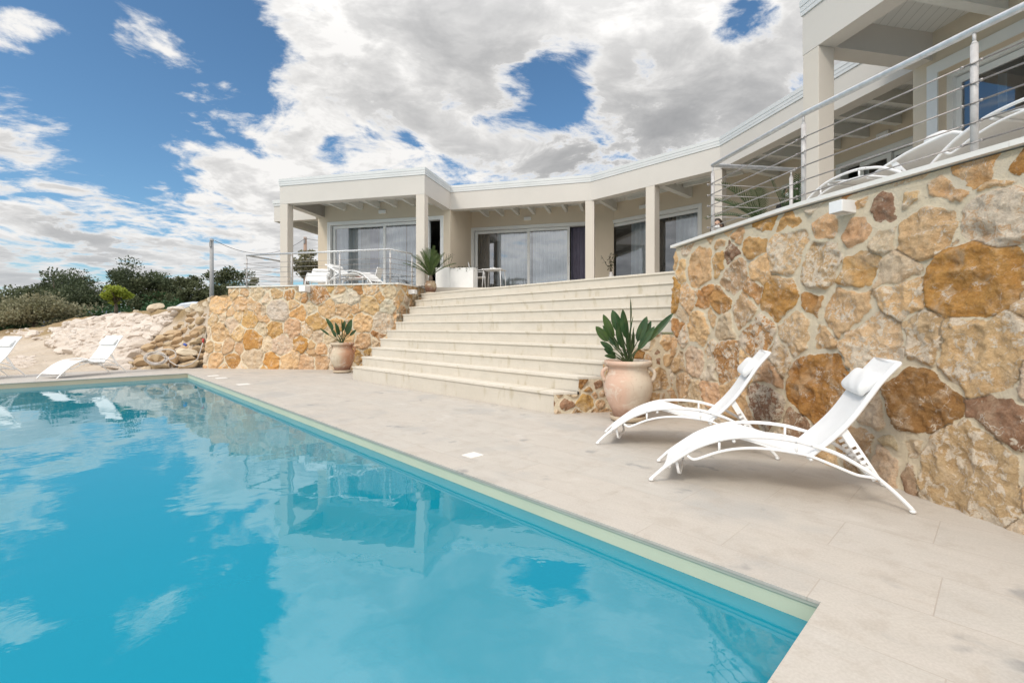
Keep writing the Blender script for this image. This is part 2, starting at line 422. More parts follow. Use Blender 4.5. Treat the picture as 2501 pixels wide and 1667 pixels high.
def stepmat(name, k=1.0):
    m, t, b, co, l, w, st = slab_mat(name, (.6, .56, .48), None, None, ((-.7017, .7125), (.7125, .7017)))
    x, y, z = t.sep(co)
    cell = t.math('FLOOR', t.math('ADD', t.math('DIVIDE', l, 1.05), t.math('MULTIPLY', t.math('FLOOR', t.math('DIVIDE', z, .19)), .37)))
    fr = t.math('FRACT', t.math('ADD', t.math('DIVIDE', l, 1.05), t.math('MULTIPLY', t.math('FLOOR', t.math('DIVIDE', z, .19)), .37)))
    wn = t.add('ShaderNodeTexWhiteNoise', noise_dimensions='2D'); t.link(t.comb(cell, t.math('FLOOR', t.math('DIVIDE', z, .19)), 0.0), wn.inputs['Vector'])
    sc = t.vmath('ADD', co, t.vmath('SCALE', wn.outputs['Color'], scale=5.0))
    n1 = t.noise(sc, 3, 6, .62); n2 = t.noise(sc, 14, 5, .7); n3 = t.noise(co, 110, 3, .6)
    drip = t.noise(t.comb(t.math('MULTIPLY', l, 3.2), t.math('MULTIPLY', z, .9), 0.0), 2.4, 5, .6)
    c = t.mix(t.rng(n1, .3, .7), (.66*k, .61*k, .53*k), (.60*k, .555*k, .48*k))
    c = t.mix(t.rng(wn.outputs['Value'], 0, 1, 0, .18), c, (.60*k, .53*k, .43*k))
    c = t.mix(t.rng(n2, .55, .8, 0, .5), c, (.56*k, .50*k, .41*k))
    c = t.mix(t.rng(drip, .55, .70, 0, .65), c, (.47*k, .41*k, .29*k))
    c = t.mix(t.rng(n3, .35, .7, 0, .16), c, (.42*k, .39*k, .33*k))
    j = t.rng(t.math('ABSOLUTE', t.math('SUBTRACT', fr, .5)), .4975, .4995)
    c = t.mix(t.math('MULTIPLY', j, .35), c, (.45, .41, .34))
    t.link(c, b.inputs['Base Color']); bump(t, b, t.math('ADD', n2, t.math('MULTIPLY', n3, .5)), .15, .003)
    return m
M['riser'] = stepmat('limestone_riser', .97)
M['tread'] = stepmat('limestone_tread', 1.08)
M['cap'] = noisy('pale_limestone_cap', (.80, .78, .74), (.75, .73, .68), 4, .6, 60, .12, .003)
M['terrace'] = noisy('terrace_floor_tiles', (.56, .51, .44), (.60, .55, .48), 2.2, .55, 60, .1, .003)

def terracotta(name, c1, c2, c3, sx):
    m, t, b = pmat(name, c1, .85, 0, .2)
    co = objco(t); x, y, z = t.sep(co)
    n1 = t.noise(co, 3.2, 5, .6, .5); n2 = t.noise(co, 22, 5, .65); rg = t.noise(t.comb(0.0, 0.0, t.math('MULTIPLY', z, 6.0)), 9, 4, .6)
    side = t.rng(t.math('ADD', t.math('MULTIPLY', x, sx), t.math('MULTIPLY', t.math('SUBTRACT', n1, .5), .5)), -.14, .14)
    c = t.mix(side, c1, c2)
    c = t.mix(t.rng(n1, .45, .62, 0, .55), c, (.55, .40, .30)); n4 = t.noise(co, 7, 6, .7, 1.0); c = t.mix(t.rng(n4, .52, .62, 0, .5), c, (.72, .65, .55)); c = t.mix(t.rng(n4, .40, .32, 0, .5), c, (.45, .30, .22))
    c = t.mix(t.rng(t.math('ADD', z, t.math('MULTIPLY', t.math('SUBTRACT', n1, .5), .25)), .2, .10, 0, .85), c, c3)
    c = t.mix(t.rng(n2, .5, .8, 0, .35), c, (.62, .50, .42))
    t.link(c, b.inputs['Base Color'])
    bump(t, b, t.math('ADD', t.math('MULTIPLY', rg, .9), t.math('MULTIPLY', n2, .6)), .35, .008)
    return m
M['pot_pale'] = terracotta('weathered_terracotta', (.62, .42, .32), (.63, .54, .43), (.34, .21, .15), 1.3)
M['pot_red'] = terracotta('half_bleached_terracotta', (.55, .47, .36), (.47, .23, .13), (.22, .11, .075), 1.0)
M['pot_brown'] = terracotta('glazed_brown_jar', (.25, .16, .10), (.33, .26, .17), (.13, .06, .04), 1.0)
M['saucer'] = noisy('clay_saucer', (.50, .41, .29), (.56, .45, .34), 8, .8, 40, .2, .004)
M['soil'] = noisy('potting_soil', (.05, .035, .025), (.09, .065, .045), 20, .95, 60, .6, .01)
def leafmat(name, c1, c2, rough=.45, sc=9):
    m, t, b = pmat(name, c1, rough, 0, .4)
    co = wco(t)
    f = t.rng(t.noise(co, sc, 4, .6), .3, .7)
    t.link(t.mix(f, c1, c2), b.inputs['Base Color'])
    tr = t.add('ShaderNodeBsdfTranslucent'); t.link(t.mix(f, c1, c2), tr.inputs['Color'])
    mx = t.add('ShaderNodeMixShader'); mx.inputs[0].default_value = .25
    t.link(b.outputs[0], mx.inputs[1]); t.link(tr.outputs[0], mx.inputs[2])
    t.link(mx.outputs[0], t.n['Material Output'].inputs[0])
    return m
M['strel'] = leafmat('glossy_dark_leaf', (.028, .075, .032), (.065, .12, .042), .33)
M['strel_light'] = leafmat('glossy_olive_leaf', (.075, .125, .030), (.055, .10, .03), .35)
M['stem'] = leafmat('green_leaf_stalk', (.07, .10, .04), (.10, .13, .05), .5)
M['cycad'] = leafmat('palm_frond_green', (.06, .11, .025), (.11, .16, .05), .45)
M['palm_dark'] = leafmat('deep_green_palm_frond', (.035, .075, .03), (.075, .12, .045), .4)
M['succ'] = leafmat('dark_succulent_leaf', (.030, .045, .022), (.06, .075, .03), .5)
M['olive'] = leafmat('olive_foliage', (.20, .20, .11), (.30, .28, .18), .6, 2.0)
M['carob'] = leafmat('dark_evergreen_foliage', (.055, .075, .038), (.11, .135, .065), .6, 1.6)
M['mid'] = leafmat('mid_green_foliage', (.08, .098, .046), (.135, .15, .075), .6, 1.8)
M['lime'] = leafmat('yellow_green_foliage', (.26, .32, .035), (.36, .40, .06), .6, 3)
M['ivy'] = leafmat('green_bank_foliage', (.028, .075, .028), (.05, .11, .04), .6, 2)
M['bark'] = noisy('rough_bark', (.10, .075, .055), (.17, .13, .10), 6, .95, 25, .8, .03)
M['bark_pale'] = noisy('pale_bark', (.42, .37, .32), (.30, .26, .22), 6, .95, 25, .6, .02)
M['pole'] = noisy('grey_weathered_pole', (.30, .30, .31), (.38, .38, .38), 3, .9, 30, .4, .01)
M['pole_brown'] = noisy('brown_timber_pole', (.30, .20, .15), (.36, .25, .19), 3, .9, 30, .4, .01)
M['wire'] = noisy('black_cable', (.03, .03, .035), (.05, .05, .05), 3, .7, 30, 0, 0)
def rockmat(name, c1, c2, c3):
    m, t, b = pmat(name, c1, .92, 0, .2)
    oi = t.add('ShaderNodeObjectInfo'); co = t.vmath('ADD', wco(t), t.vmath('SCALE', t.comb(oi.outputs['Random'], oi.outputs['Random'], 0.0), scale=9.0))
    n1 = t.noise(co, 4, 6, .65, .4); n2 = t.noise(co, 22, 5, .7)
    c = t.mix(t.rng(n1, .3, .7), c1, c2); c = t.mix(t.rng(oi.outputs['Random'], 0, 1, 0, .6), c, c3)
    c = t.mix(t.rng(n2, .5, .75, 0, .5), c, tuple(min(1, v*1.3) for v in c1))
    t.link(c, b.inputs['Base Color']); bump(t, b, t.math('ADD', n1, t.math('MULTIPLY', n2, .5)), .7, .05)
    return m
M['rock'] = rockmat('tan_fieldstone', (.52, .41, .27), (.40, .30, .19), (.46, .30, .17))
M['rock_pale'] = rockmat('pale_fieldstone', (.66, .56, .42), (.58, .47, .34), (.60, .52, .40))
def rubble():
    m, t, b = pmat('white_limestone_rubble', (.66, .60, .54), .95, 0, .2)
    co = wco(t); n1 = t.noise(co, 1.2, 5, .6); n2 = t.noise(co, 9, 5, .7); n3 = t.noise(co, 35, 4, .7)
    c = t.mix(t.rng(n1, .35, .65), (.72, .65, .585), (.62, .54, .465)); c = t.mix(t.rng(n2, .5, .75, 0, .6), c, (.52, .42, .33))
    c = t.mix(t.rng(n3, .3, .7, 0, .25), c, (.45, .38, .32))
    t.link(c, b.inputs['Base Color']); bump(t, b, t.math('ADD', n2, n3), .6, .04)
    return m
M['rubble'] = rubble()
def groundmat():
    m, t, b = pmat('gravel_and_dry_earth', (.5, .4, .3), .97, 0, .15)
    a = t.add('ShaderNodeAttribute', attribute_name='tint')
    co = wco(t); n1 = t.noise(co, .7, 5, .6); n2 = t.noise(co, 11, 5, .75); n3 = t.noise(co, 45, 4, .7)
    c = t.mix(t.rng(n1, .35, .65, 0, .5), a.outputs['Color'], t.vmath('MULTIPLY', a.outputs['Color'], (.8, .76, .7)))
    c = t.mix(t.rng(n2, .5, .7, 0, .45), c, t.vmath('MULTIPLY', a.outputs['Color'], (.62, .57, .52)))
    c = t.mix(t.rng(n3, .55, .75, 0, .5), c, t.vmath('MULTIPLY', a.outputs['Color'], (1.3, 1.27, 1.22)))
    t.link(c, b.inputs['Base Color']); bump(t, b, t.math('ADD', n2, n3), .8, .05)
    return m
M['ground'] = groundmat()
def seamat():
    m, t, b = pmat('sea_water', (.06, .16, .24), .3)
    bump(t, b, t.noise(wco(t), .4, 3, .6), .4, .5); return m
M['sea'] = seamat()

def glassmat(name, ior=1.75, tint=(.95, .975, .98)):
    m = bpy.data.materials.new(name); m.use_nodes = True; t = NT(m.node_tree); t.n.clear()
    out = t.add('ShaderNodeOutputMaterial'); tr = t.add('ShaderNodeBsdfTransparent'); gl = t.add('ShaderNodeBsdfGlossy')
    tr.inputs[0].default_value = (*tint, 1); gl.inputs['Roughness'].default_value = .012; gl.inputs['Color'].default_value = (.92, .95, 1, 1)
    fr = t.add('ShaderNodeFresnel'); fr.inputs[0].default_value = ior
    bp = t.add('ShaderNodeBump'); bp.inputs['Strength'].default_value = .03; bp.inputs['Distance'].default_value = .02
    t.link(t.noise(wco(t), 1.6, 2, .5), bp.inputs['Height']); t.link(bp.outputs[0], gl.inputs['Normal'])
    f = t.math('ADD', t.math('MULTIPLY', fr.outputs[0], 1.0), .13, clamp=True)
    mx = t.add('ShaderNodeMixShader'); t.link(f, mx.inputs[0]); t.link(tr.outputs[0], mx.inputs[1]); t.link(gl.outputs[0], mx.inputs[2])
    t.link(mx.outputs[0], out.inputs[0]); return m
M['glass'] = glassmat('door_glass')
M['car_glass'] = glassmat('car_glass', 1.6, (.12, .14, .15))
def watermat():
    m = bpy.data.materials.new('pool_water'); m.use_nodes = True; t = NT(m.node_tree); t.n.clear()
    out = t.add('ShaderNodeOutputMaterial'); tr = t.add('ShaderNodeBsdfTransparent'); gl = t.add('ShaderNodeBsdfGlossy')
    tr.inputs[0].default_value = (.26, .90, .98, 1)
    body = t.add('ShaderNodeBsdfDiffuse'); body.inputs[0].default_value = (.012, .46, .63, 1); wm = t.add('ShaderNodeMixShader'); wm.inputs[0].default_value = .52; t.link(tr.outputs[0], wm.inputs[1]); t.link(body.outputs[0], wm.inputs[2]); gl.inputs['Roughness'].default_value = .0
    co = wco(t)
    n1 = t.noise(t.vmath('MULTIPLY', co, (1.0, 1.0, 1.0)), 1.3, 3, .5, .3); n2 = t.noise(co, 6.0, 3, .55, .4); n3 = t.noise(co, .45, 2, .5)
    amp = t.rng(n3, .35, .65, .25, 1.0)
    h = t.math('ADD', t.math('MULTIPLY', n1, 1.0), t.math('MULTIPLY', t.math('MULTIPLY', n2, .16), amp))
    bp = t.add('ShaderNodeBump'); bp.inputs['Strength'].default_value = .22; bp.inputs['Distance'].default_value = .022
    t.link(h, bp.inputs['Height']); t.link(bp.outputs[0], gl.inputs['Normal'])
    fr = t.add('ShaderNodeFresnel'); fr.inputs[0].default_value = 1.6; t.link(bp.outputs[0], fr.inputs['Normal']); wf = t.math('ADD', t.math('MULTIPLY', fr.outputs[0], .9), .10, clamp=True)
    mx = t.add('ShaderNodeMixShader'); t.link(wf, mx.inputs[0]); t.link(wm.outputs[0], mx.inputs[1]); t.link(gl.outputs[0], mx.inputs[2])
    t.link(mx.outputs[0], out.inputs[0]); return m
M['water'] = watermat()
M['basin'] = noisy('turquoise_pool_liner', (.045, .46, .62), (.055, .49, .65), .8, .7, 30, .03, .003)
M['band'] = noisy('pale_green_liner_band', (.56, .60, .46), (.52, .57, .44), 2.5, .55, 90, .08, .002)
M['band_cream'] = noisy('cream_liner_band', (.60, .50, .36), (.55, .46, .33), 2.5, .55, 90, .08, .002)
M['lip'] = noisy('grey_green_pool_lip', (.36, .38, .33), (.42, .44, .38), 4, .6, 60, .1, .002)
def cloth(name, c, dark=.85, tr=.35):
    m, t, b = pmat(name, c, .85, 0, .2)
    co = wco(t); f = t.noise(co, 3, 4, .6)
    cc = t.mix(t.rng(f, .3, .7), c, tuple(v*dark for v in c)); t.link(cc, b.inputs['Base Color'])
    tl = t.add('ShaderNodeBsdfTranslucent'); t.link(cc, tl.inputs['Color'])
    mx = t.add('ShaderNodeMixShader'); mx.inputs[0].default_value = tr; t.link(b.outputs[0], mx.inputs[1]); t.link(tl.outputs[0], mx.inputs[2])
    t.link(mx.outputs[0], t.n['Material Output'].inputs[0]); return m
M['sheer'] = cloth('sheer_pale_curtain', (.86, .92, .96), .95, .30)
M['curtain_purple'] = cloth('mauve_curtain', (.30, .28, .38))
M['curtain_green'] = cloth('sage_curtain', (.40, .44, .40))
M['curtain_dark'] = cloth('charcoal_curtain', (.12, .14, .15))
M['black_cloth'] = noisy('black_fabric', (.012, .012, .014), (.025, .025, .028), 12, .9, 90, .4, .004)
M['hair'] = noisy('dark_brown_hair', (.018, .012, .009), (.045, .028, .018), 40, .55, 90, .7, .006)
M['skin'] = noisy('skin', (.50, .31, .22), (.45, .27, .19), 12, .55, 120, .05, .001)
M['mask'] = noisy('white_face_mask', (.78, .78, .77), (.72, .72, .71), 12, .8, 60, .1, .002)
M['eye'] = noisy('eye', (.02, .015, .01), (.03, .02, .015), 12, .2, 60, 0, .002)
M['car_blue'] = noisy('blue_car_paint', (.08, .13, .30), (.09, .14, .33), 3, .25, 60, 0, .002)
M['car_silver'] = noisy('pale_blue_car_paint', (.50, .56, .64), (.54, .60, .68), 3, .25, 60, 0, .002)
M['tyre'] = noisy('tyre_rubber', (.02, .02, .02), (.03, .03, .03), 12, .8, 60, .2, .002)
M['lamp_red'] = noisy('red_lens', (.4, .02, .02), (.45, .03, .03), 12, .3, 60, 0, .002)
M['hose'] = noisy('translucent_grey_hose', (.50, .46, .43), (.58, .54, .50), 12, .45, 60, .05, .002)
M['red_plastic'] = noisy('red_valve_plastic', (.45, .04, .03), (.5, .05, .04), 12, .4, 60, 0, .002)
M['blue_plastic'] = noisy('blue_plastic', (.05, .09, .35), (.06, .1, .4), 12, .4, 60, 0, .002)
M['grout'] = noisy('grey_mortar_wall_end', (.44, .42, .37), (.36, .35, .31), 4, .95, 30, .6, .02)
M['fruit'] = noisy('red_brown_tray', (.25, .09, .06), (.3, .14, .08), 12, .6, 60, .1, .002)

#--PART2--
# ------------------------------------------------------------------ main lines of the place (metres, derived from the photograph's perspective)
ZC = 2.20                                  # top of the wall caps = porch level
DL, DS = np.array([-.6933, .7206]), np.array([.7227, .6912])     # along the pool, across it towards the house
PC = np.array([1.237, 1.885])              # pool corner nearest the viewer
def LS(l, s): p = PC+DL*l+DS*s; return (p[0], p[1])
POOL_L, POOL_W, WATER = 12.93, 7.0, -.105
A0, A1, I0, B1, B2, W0, C0 = map(V2, ((-6.74, 13.67), (-2.343, 12.62), (-1.874, 14.31), (2.224, 13.26), (4.70, 10.63), (5.57, 6.54), (3.82, 6.19)))
C1 = C0+V2((.22, -.9755))*5.2
UL, VL = nrm(A1-A0), lft(nrm(A1-A0))
ZB, ZM, ZT = 4.66, 5.18, 5.38              # fascia underside, metal trim underside, roof edge
WALL_T = [(2.206, 6.325), (2.55, 4.245), (2.80, 3.447), (3.0, 2.768), (3.38, 1.6), (4.3, -1.2)]      # right stone wall, top line
WALL_B = [(2.12, 6.26), (2.40, 4.7), (2.63, 3.31), (2.68, 2.9), (2.745, 2.5), (2.95, 1.5), (3.7, -1.2)]
LW_T = [(-7.71, 12.87), (-2.88, 11.77)]; LW_B = [(-8.22, 12.57), (-2.90, 11.98)]
LW_R = (-2.47, 13.04)
SD, SN = np.array([-.7017, .7125]), np.array([.7125, .7017])      # stair direction, into the house

# ------------------------------------------------------------------ ground, sea, bank
TAB = np.array([(-3000, 11.0, 30, .2), (-1200, 11.2, 27, .5), (-400, 11.0, 25, .75), (0, 10.9, 24, .88), (110, 11.35, 22, 1.13), (179, 11.7, 21, 1.46), (250, 11.95, 19.5, 1.58), (327, 12.1, 18, 1.66),
                (370, 12.2, 17, 1.70), (400, 12.25, 16, 1.68), (446, 12.35, 14.8, 1.63), (470, 12.4, 14.0, 1.78), (508, 12.75, 13.7, 1.98), (560, 12.95, 13.8, 2.02), (5000, 12.95, 13.8, 2.02)])
def terrain(x, y):
    x = np.asarray(x, float); y = np.asarray(y, float)
    px = np.where(y > .5, CX+F*x/np.maximum(y, .5), np.where(x < 0, -3000, 5000))
    yb = np.interp(px, TAB[:, 0], TAB[:, 1]); yr = np.interp(px, TAB[:, 0], TAB[:, 2]); zr = np.interp(px, TAB[:, 0], TAB[:, 3])
    t = np.clip((y-yb)/(yr-yb), 0, 1)
    e = np.interp(px, [0, 110, 250, 330, 400], [1.6, 1.5, 1.25, 1.1, 1.0])
    z = -.05+(zr+.05)*t**e
    far = np.clip((y-yr)/40, 0, 1)
    z = z*(1-far)+far*(np.interp(px, [-400, 0, 300, 600], [.2, .6, 1.2, 1.9]))
    z = z+(fbm(x*1.3, y*1.3, 3)-.5)*.22*np.clip(t*5, 0, 1)*np.clip(1-far*3, .3, 1)
    dd = np.hypot(x, y)
    z = np.where((y < yb-1.0) & (y > -30) & (dd < 60), -2.6, z)
    behind = np.clip((-y-8)/60, 0, 1)
    z = np.where(y < -2, -2.6-behind*24, z)
    z = np.where((px > 560) & (y > 0), np.where(y > 24, 2.0, -2.6), z)
    return z
def build_ground():
    # fine patch: gravel bank and earth ridge
    pxs = np.linspace(-700, 600, 420); ys = np.concatenate([np.linspace(9.9, 19, 160), np.linspace(19.1, 34, 110), np.geomspace(34.5, 130, 40)])
    PX, YY = np.meshgrid(pxs, ys, indexing='ij'); XX = (PX-CX)/F*YY; ZZ = terrain(XX, YY)
    ZZ = np.where(ZZ < -.5, -.06, ZZ); ZZ = np.where((XX-PC[0])*DL[0]+(YY-PC[1])*DL[1] < 14.9, -2.2, ZZ)
    n, m = XX.shape
    vs = np.stack([XX, YY, ZZ], -1).reshape(-1, 3)
    i, j = np.meshgrid(np.arange(n-1), np.arange(m-1), indexing='ij'); a = (i*m+j).ravel()
    fs = np.stack([a, a+m, a+m+1, a+1], 1)
    me = bpy.data.meshes.new('ground'); me.from_pydata(vs.tolist(), [], fs.tolist()); me.update()
    me.polygons.foreach_set('use_smooth', [True]*len(fs))
    px = PX.ravel(); y = YY.ravel(); yb = np.interp(px, TAB[:, 0], TAB[:, 1]); yr = np.interp(px, TAB[:, 0], TAB[:, 2])
    t = np.clip((y-yb)/(yr-yb), 0, 1.6)
    k = np.clip((t-.72+(fbm(XX.ravel()*.6, YY.ravel()*.6, 9)-.5)*.35)*5, 0, 1)[:, None]
    gravel = np.array([.66, .57, .47]); earth = np.array([.38, .28, .16]); dark = np.array([.16, .15, .07])
    colr = gravel*(1-k)+earth*k; k2 = np.clip((t-1.25)*4, 0, 1)[:, None]; colr = colr*(1-k2)+dark*k2
    at = me.attributes.new('tint', 'FLOAT_COLOR', 'POINT'); at.data.foreach_set('color', np.concatenate([colr, np.ones((len(colr), 1))], 1).ravel())
    struct(link('ground', me, M['ground']))
    # the wide land around: low under the house and pool, falling to the sea behind the viewer
    az = np.radians(np.arange(0, 360, 3)); rs = np.array([12, 14, 18, 24, 32, 45, 60, 85, 120, 180, 280, 450, 800.])
    A, R = np.meshgrid(az, rs, indexing='ij'); X = R*np.sin(A); Y = R*np.cos(A)
    px = np.where(Y > .5, CX+F*X/np.maximum(Y, .5), np.where(X < 0, -3000, 5000))
    Z = np.where(Y < -2, -3.0-np.clip((-Y-8)/70, 0, 1)*26, -2.8)
    Z = np.where((Y > -2) & (R > 45), 0.0, Z); Z = np.where((px > -700) & (px < 640) & (Y > 0), -3.2, Z)
    Z = np.where((Y > -2) & (R > 100), .4, Z)
    n, m = X.shape; vs = np.stack([X, Y, Z], -1).reshape(-1, 3).tolist()
    fs = [(i*m+j, i*m+j+1, ((i+1) % n)*m+j+1, ((i+1) % n)*m+j) for i in range(n) for j in range(m-1)]
    vs.append((0, 0, -3.0)); fs += [(((i+1) % n)*m, len(vs)-1, i*m) for i in range(n)]
    me = bpy.data.meshes.new('terrain'); me.from_pydata(vs, [], fs); me.update(); me.polygons.foreach_set('use_smooth', [True]*len(fs))
    at = me.attributes.new('tint', 'FLOAT_COLOR', 'POINT'); at.data.foreach_set('color', [.17, .16, .08, 1]*len(vs))
    struct(link('terrain', me, M['ground']))
    q = MB(); N = 48; q.raw([(6000*cos(2*pi*k/N), 6000*sin(2*pi*k/N), -22.0) for k in range(N)], [tuple(range(N))])
    struct(q.build('sea', M['sea']))
build_ground()

# ------------------------------------------------------------------ pool deck, pool and water
def build_pool():
    d = MB(); e = .012
    def q(l0, l1, s0, s1, z=0.0, flip=False): return [(*LS(l0, s0), z), (*LS(l1, s0), z), (*LS(l1, s1), z), (*LS(l0, s1), z)]
    LF, SF, LB, SB = 15.19, 9.5, -7.0, -10.0
    for r in ((LB, 0, SB, SF), (0, POOL_L, 0, SF), (POOL_L, LF, SB, SF), (0, POOL_L, SB, -POOL_W)):
        d.raw(q(*r), [(3, 2, 1, 0)])
    # slab edges towards the pool and at the far end
    for a, b in ((LS(0, 0), LS(POOL_L, 0)), (LS(POOL_L, 0), LS(POOL_L, -POOL_W)), (LS(POOL_L, -POOL_W), LS(0, -POOL_W)), (LS(0, -POOL_W), LS(0, 0))):
        d.raw([(*a, 0), (*b, 0), (*b, -.014), (*a, -.014)], [(0, 1, 2, 3)])
        # underside of the overhang
    a, b = LS(LF, SB), LS(LF, SF); d.raw([(*a, 0), (*b, 0), (*b, -.2), (*a, -.2)], [(0, 1, 2, 3)])
    struct(d.build('pool_deck', M['deck']))
    pool = thing('swimming_pool', 'long turquoise swimming pool sunk in the pale stone deck', 'pool')
    o = .012                                                     # the liner stands back under the slab edge
    def ring(mb, z0, z1, sides):
        P = [LS(-o, o), LS(POOL_L+o, o), LS(POOL_L+o, -POOL_W-o), LS(-o, -POOL_W-o)]
        for i in sides:
            a, b = P[i], P[(i+1) % 4]; mb.raw([(*a, z1), (*b, z1), (*b, z0), (*a, z0)], [(0, 1, 2, 3)])
    m = MB(); ring(m, -1.55, WATER-.006, range(4)); P = [LS(-o, o), LS(POOL_L+o, o), LS(POOL_L+o, -POOL_W-o), LS(-o, -POOL_W-o)]
    m.raw([(*p, -1.55) for p in P], [(3, 2, 1, 0)]); m.build('basin', M['basin'], pool)
    m = MB(); ring(m, WATER-.006, -.0145, (0, 2, 3)); m.build('liner_band', M['band'], pool)
    m = MB(); ring(m, WATER-.006, -.0145, (1,)); b = m.build('liner_band', M['band_cream'], pool); b['label'] = 'cream coloured liner band at the far end'
    m = MB(); # grey lip trim, a thin strip just below the slab, proud of the liner
    for (l0, s0, l1, s1) in ((0, .0035, POOL_L, .0035),):
        a, b = LS(l0, s0), LS(l1, s1); a2, b2 = LS(l0, s0+.006), LS(l1, s1+.006)
        m.raw([(*a, -.0145), (*b, -.0145), (*b, -.030), (*a, -.030), (*a2, -.030), (*b2, -.030)], [(0, 1, 2, 3), (3, 2, 5, 4)])
    m.build('lip_trim', M['lip'], pool)
    for l, z in ((2.5, -.318), (3.02, -.325)):
        m = MB(); Mx = Matrix(((DL[0], DS[0], 0), (DL[1], DS[1], 0), (0, 0, 1)))
        ringp = []
        for (r, dy) in ((.088, 0), (.088, -.016), (.076, -.026), (.058, -.022), (.055, -.004)):
            ringp.append([Vector((*LS(l, o), z))+Mx @ Vector((r*cos(2*pi*k/28), dy-.002, r*sin(2*pi*k/28))) for k in range(28)])
        vs = [v for R in ringp for v in R]; fs = [(i*28+k, i*28+(k+1) % 28, (i+1)*28+(k+1) % 28, (i+1)*28+k) for i in range(4) for k in range(28)]
        fs.append(tuple(4*28+k for k in range(28)))
        m.raw(vs, fs, True); m.build('water_inlet', M['basin'], pool)
    w = MB(); w.raw([(*LS(-o, o), WATER), (*LS(POOL_L+o, o), WATER), (*LS(POOL_L+o, -POOL_W-o), WATER), (*LS(-o, -POOL_W-o), WATER)], [(0, 1, 2, 3)])
    ob = w.build('water', M['water']); struct(ob)
    # inlet lids set flush in the deck
    def lid(px, py, sz, label):
        x, y = G(px, py); k = MB(); Mx = Matrix.Rotation(atan2(DL[1], DL[0]), 3, 'Z'); k.box((x, y, .003), (sz, sz, .006), Mx)
        for a in (-.3, .3): k.box((x+DL[0]*sz*a, y+DL[1]*sz*a, .0068), (.015, .015, .0016), Mx)
        tag(k.build('skimmer_lid', M['cap']), label, 'deck lid', 'square white lids set in the pool deck')
    lid(1155, 1111.5, .135, 'square white plastic lid set in the deck beside the near pool edge')
    lid(521, 917.5, .20, 'pale lid in the deck near the far pool corner, farthest of the lids')
    lid(541, 923, .20, 'pale lid in the deck near the far pool corner, middle of the lids')
    lid(594, 938.5, .20, 'pale lid in the deck below the clay pot by the far wall')
build_pool()

# ------------------------------------------------------------------ rubble stone walls
PAL = dict(o=(.62, .335, .11), t=(.72, .50, .30), p=(.76, .62, .45), b=(.36, .22, .14), r=(.58, .31, .125), c=(.77, .53, .30), w=(.76, .67, .56), d=(.46, .255, .095), y=(.71, .45, .19))
def stone_field(s, z, seeds, mort, depth, seed, warp=.035):
    """s, z flat arrays -> displacement, mortar mask, cell index"""
    ws = s+(fbm(s*4.5, z*4.5, seed)-.5)*2*warp; wz = z+(fbm(s*4.5+31, z*4.5, seed+1)-.5)*2*warp
    S = np.array([q[0] for q in seeds]); Z = np.array([q[1] for q in seeds]); R = np.array([q[2] for q in seeds])
    n = len(s); e = np.zeros(n); c = np.zeros(n, int); cd = np.zeros(n)
    for a in range(0, n, 20000):
        b = slice(a, min(n, a+20000))
        D = (ws[b, None]-S)**2+(wz[b, None]-Z)**2-R**2
        k = min(6, D.shape[1]); idx = np.argpartition(D, k-1, 1)[:, :k]; dv = np.take_along_axis(D, idx, 1); o = np.argsort(dv, 1); idx = np.take_along_axis(idx, o, 1); dv = np.take_along_axis(dv, o, 1)
        f = idx[:, 0]; ee = []
        for j in range(1, k):
            g = idx[:, j]; dist = np.sqrt((S[f]-S[g])**2+(Z[f]-Z[g])**2)+1e-6; ee.append((dv[:, j]-dv[:, 0])/(2*dist))
        ee = np.array(ee); kk = .006; e[b] = -kk*np.log(np.exp(-np.clip(ee, 0, 1)/kk).sum(0)); c[b] = f
        cd[b] = np.sqrt((ws[b]-S[f])**2+(wz[b]-Z[f])**2)/np.maximum(R[f], .05)
    e = e+(fbm(s*11, z*11, seed+5, 5)-.5)*.060
    w = mort(s, z)+(fbm(s*2.6, z*2.6, seed+8)-.42)*.040
    t = np.clip((e-w)/.026, 0, 1); prof = 1-(1-t)**2.0
    rng = np.random.RandomState(seed); hs = rng.uniform(.55, 1.25, len(seeds)); tx = rng.normal(0, .06, len(seeds)); tz = rng.normal(0, .06, len(seeds))
    disp = depth*(.40+.60*prof*hs[c])+prof*(tx[c]*(s-S[c])+tz[c]*(z-Z[c]))+prof*(.022-np.abs(fbm(s*6, z*6, seed+11)-.5)*.16)+prof*(fbm(s*26, z*26, seed+13, 3)-.5)*.014
    disp += (1-prof)*((fbm(s*9, z*9, seed+17)-.5)*.014)
    mask = 1-np.clip((e-w+.008)/.022, 0, 1)
    return disp, mask, c
def fill_seeds(seeds, S, z0, z1, rmax, rmin, seed, pal='ctpctoyrcp', tries=5000):
    rd = random.Random(seed); out = list(seeds)
    for k in range(tries):
        r = rmin+(rmax-rmin)*(1-k/tries)**1.3; s, z = rd.uniform(*S), rd.uniform(z0, z1)
        if all((s-q[0])**2+(z-q[1])**2 > (.93*(r+q[2]))**2 for q in out):
            out.append((s, z, r, rd.choice(pal), rd.random()**1.5))
    return out
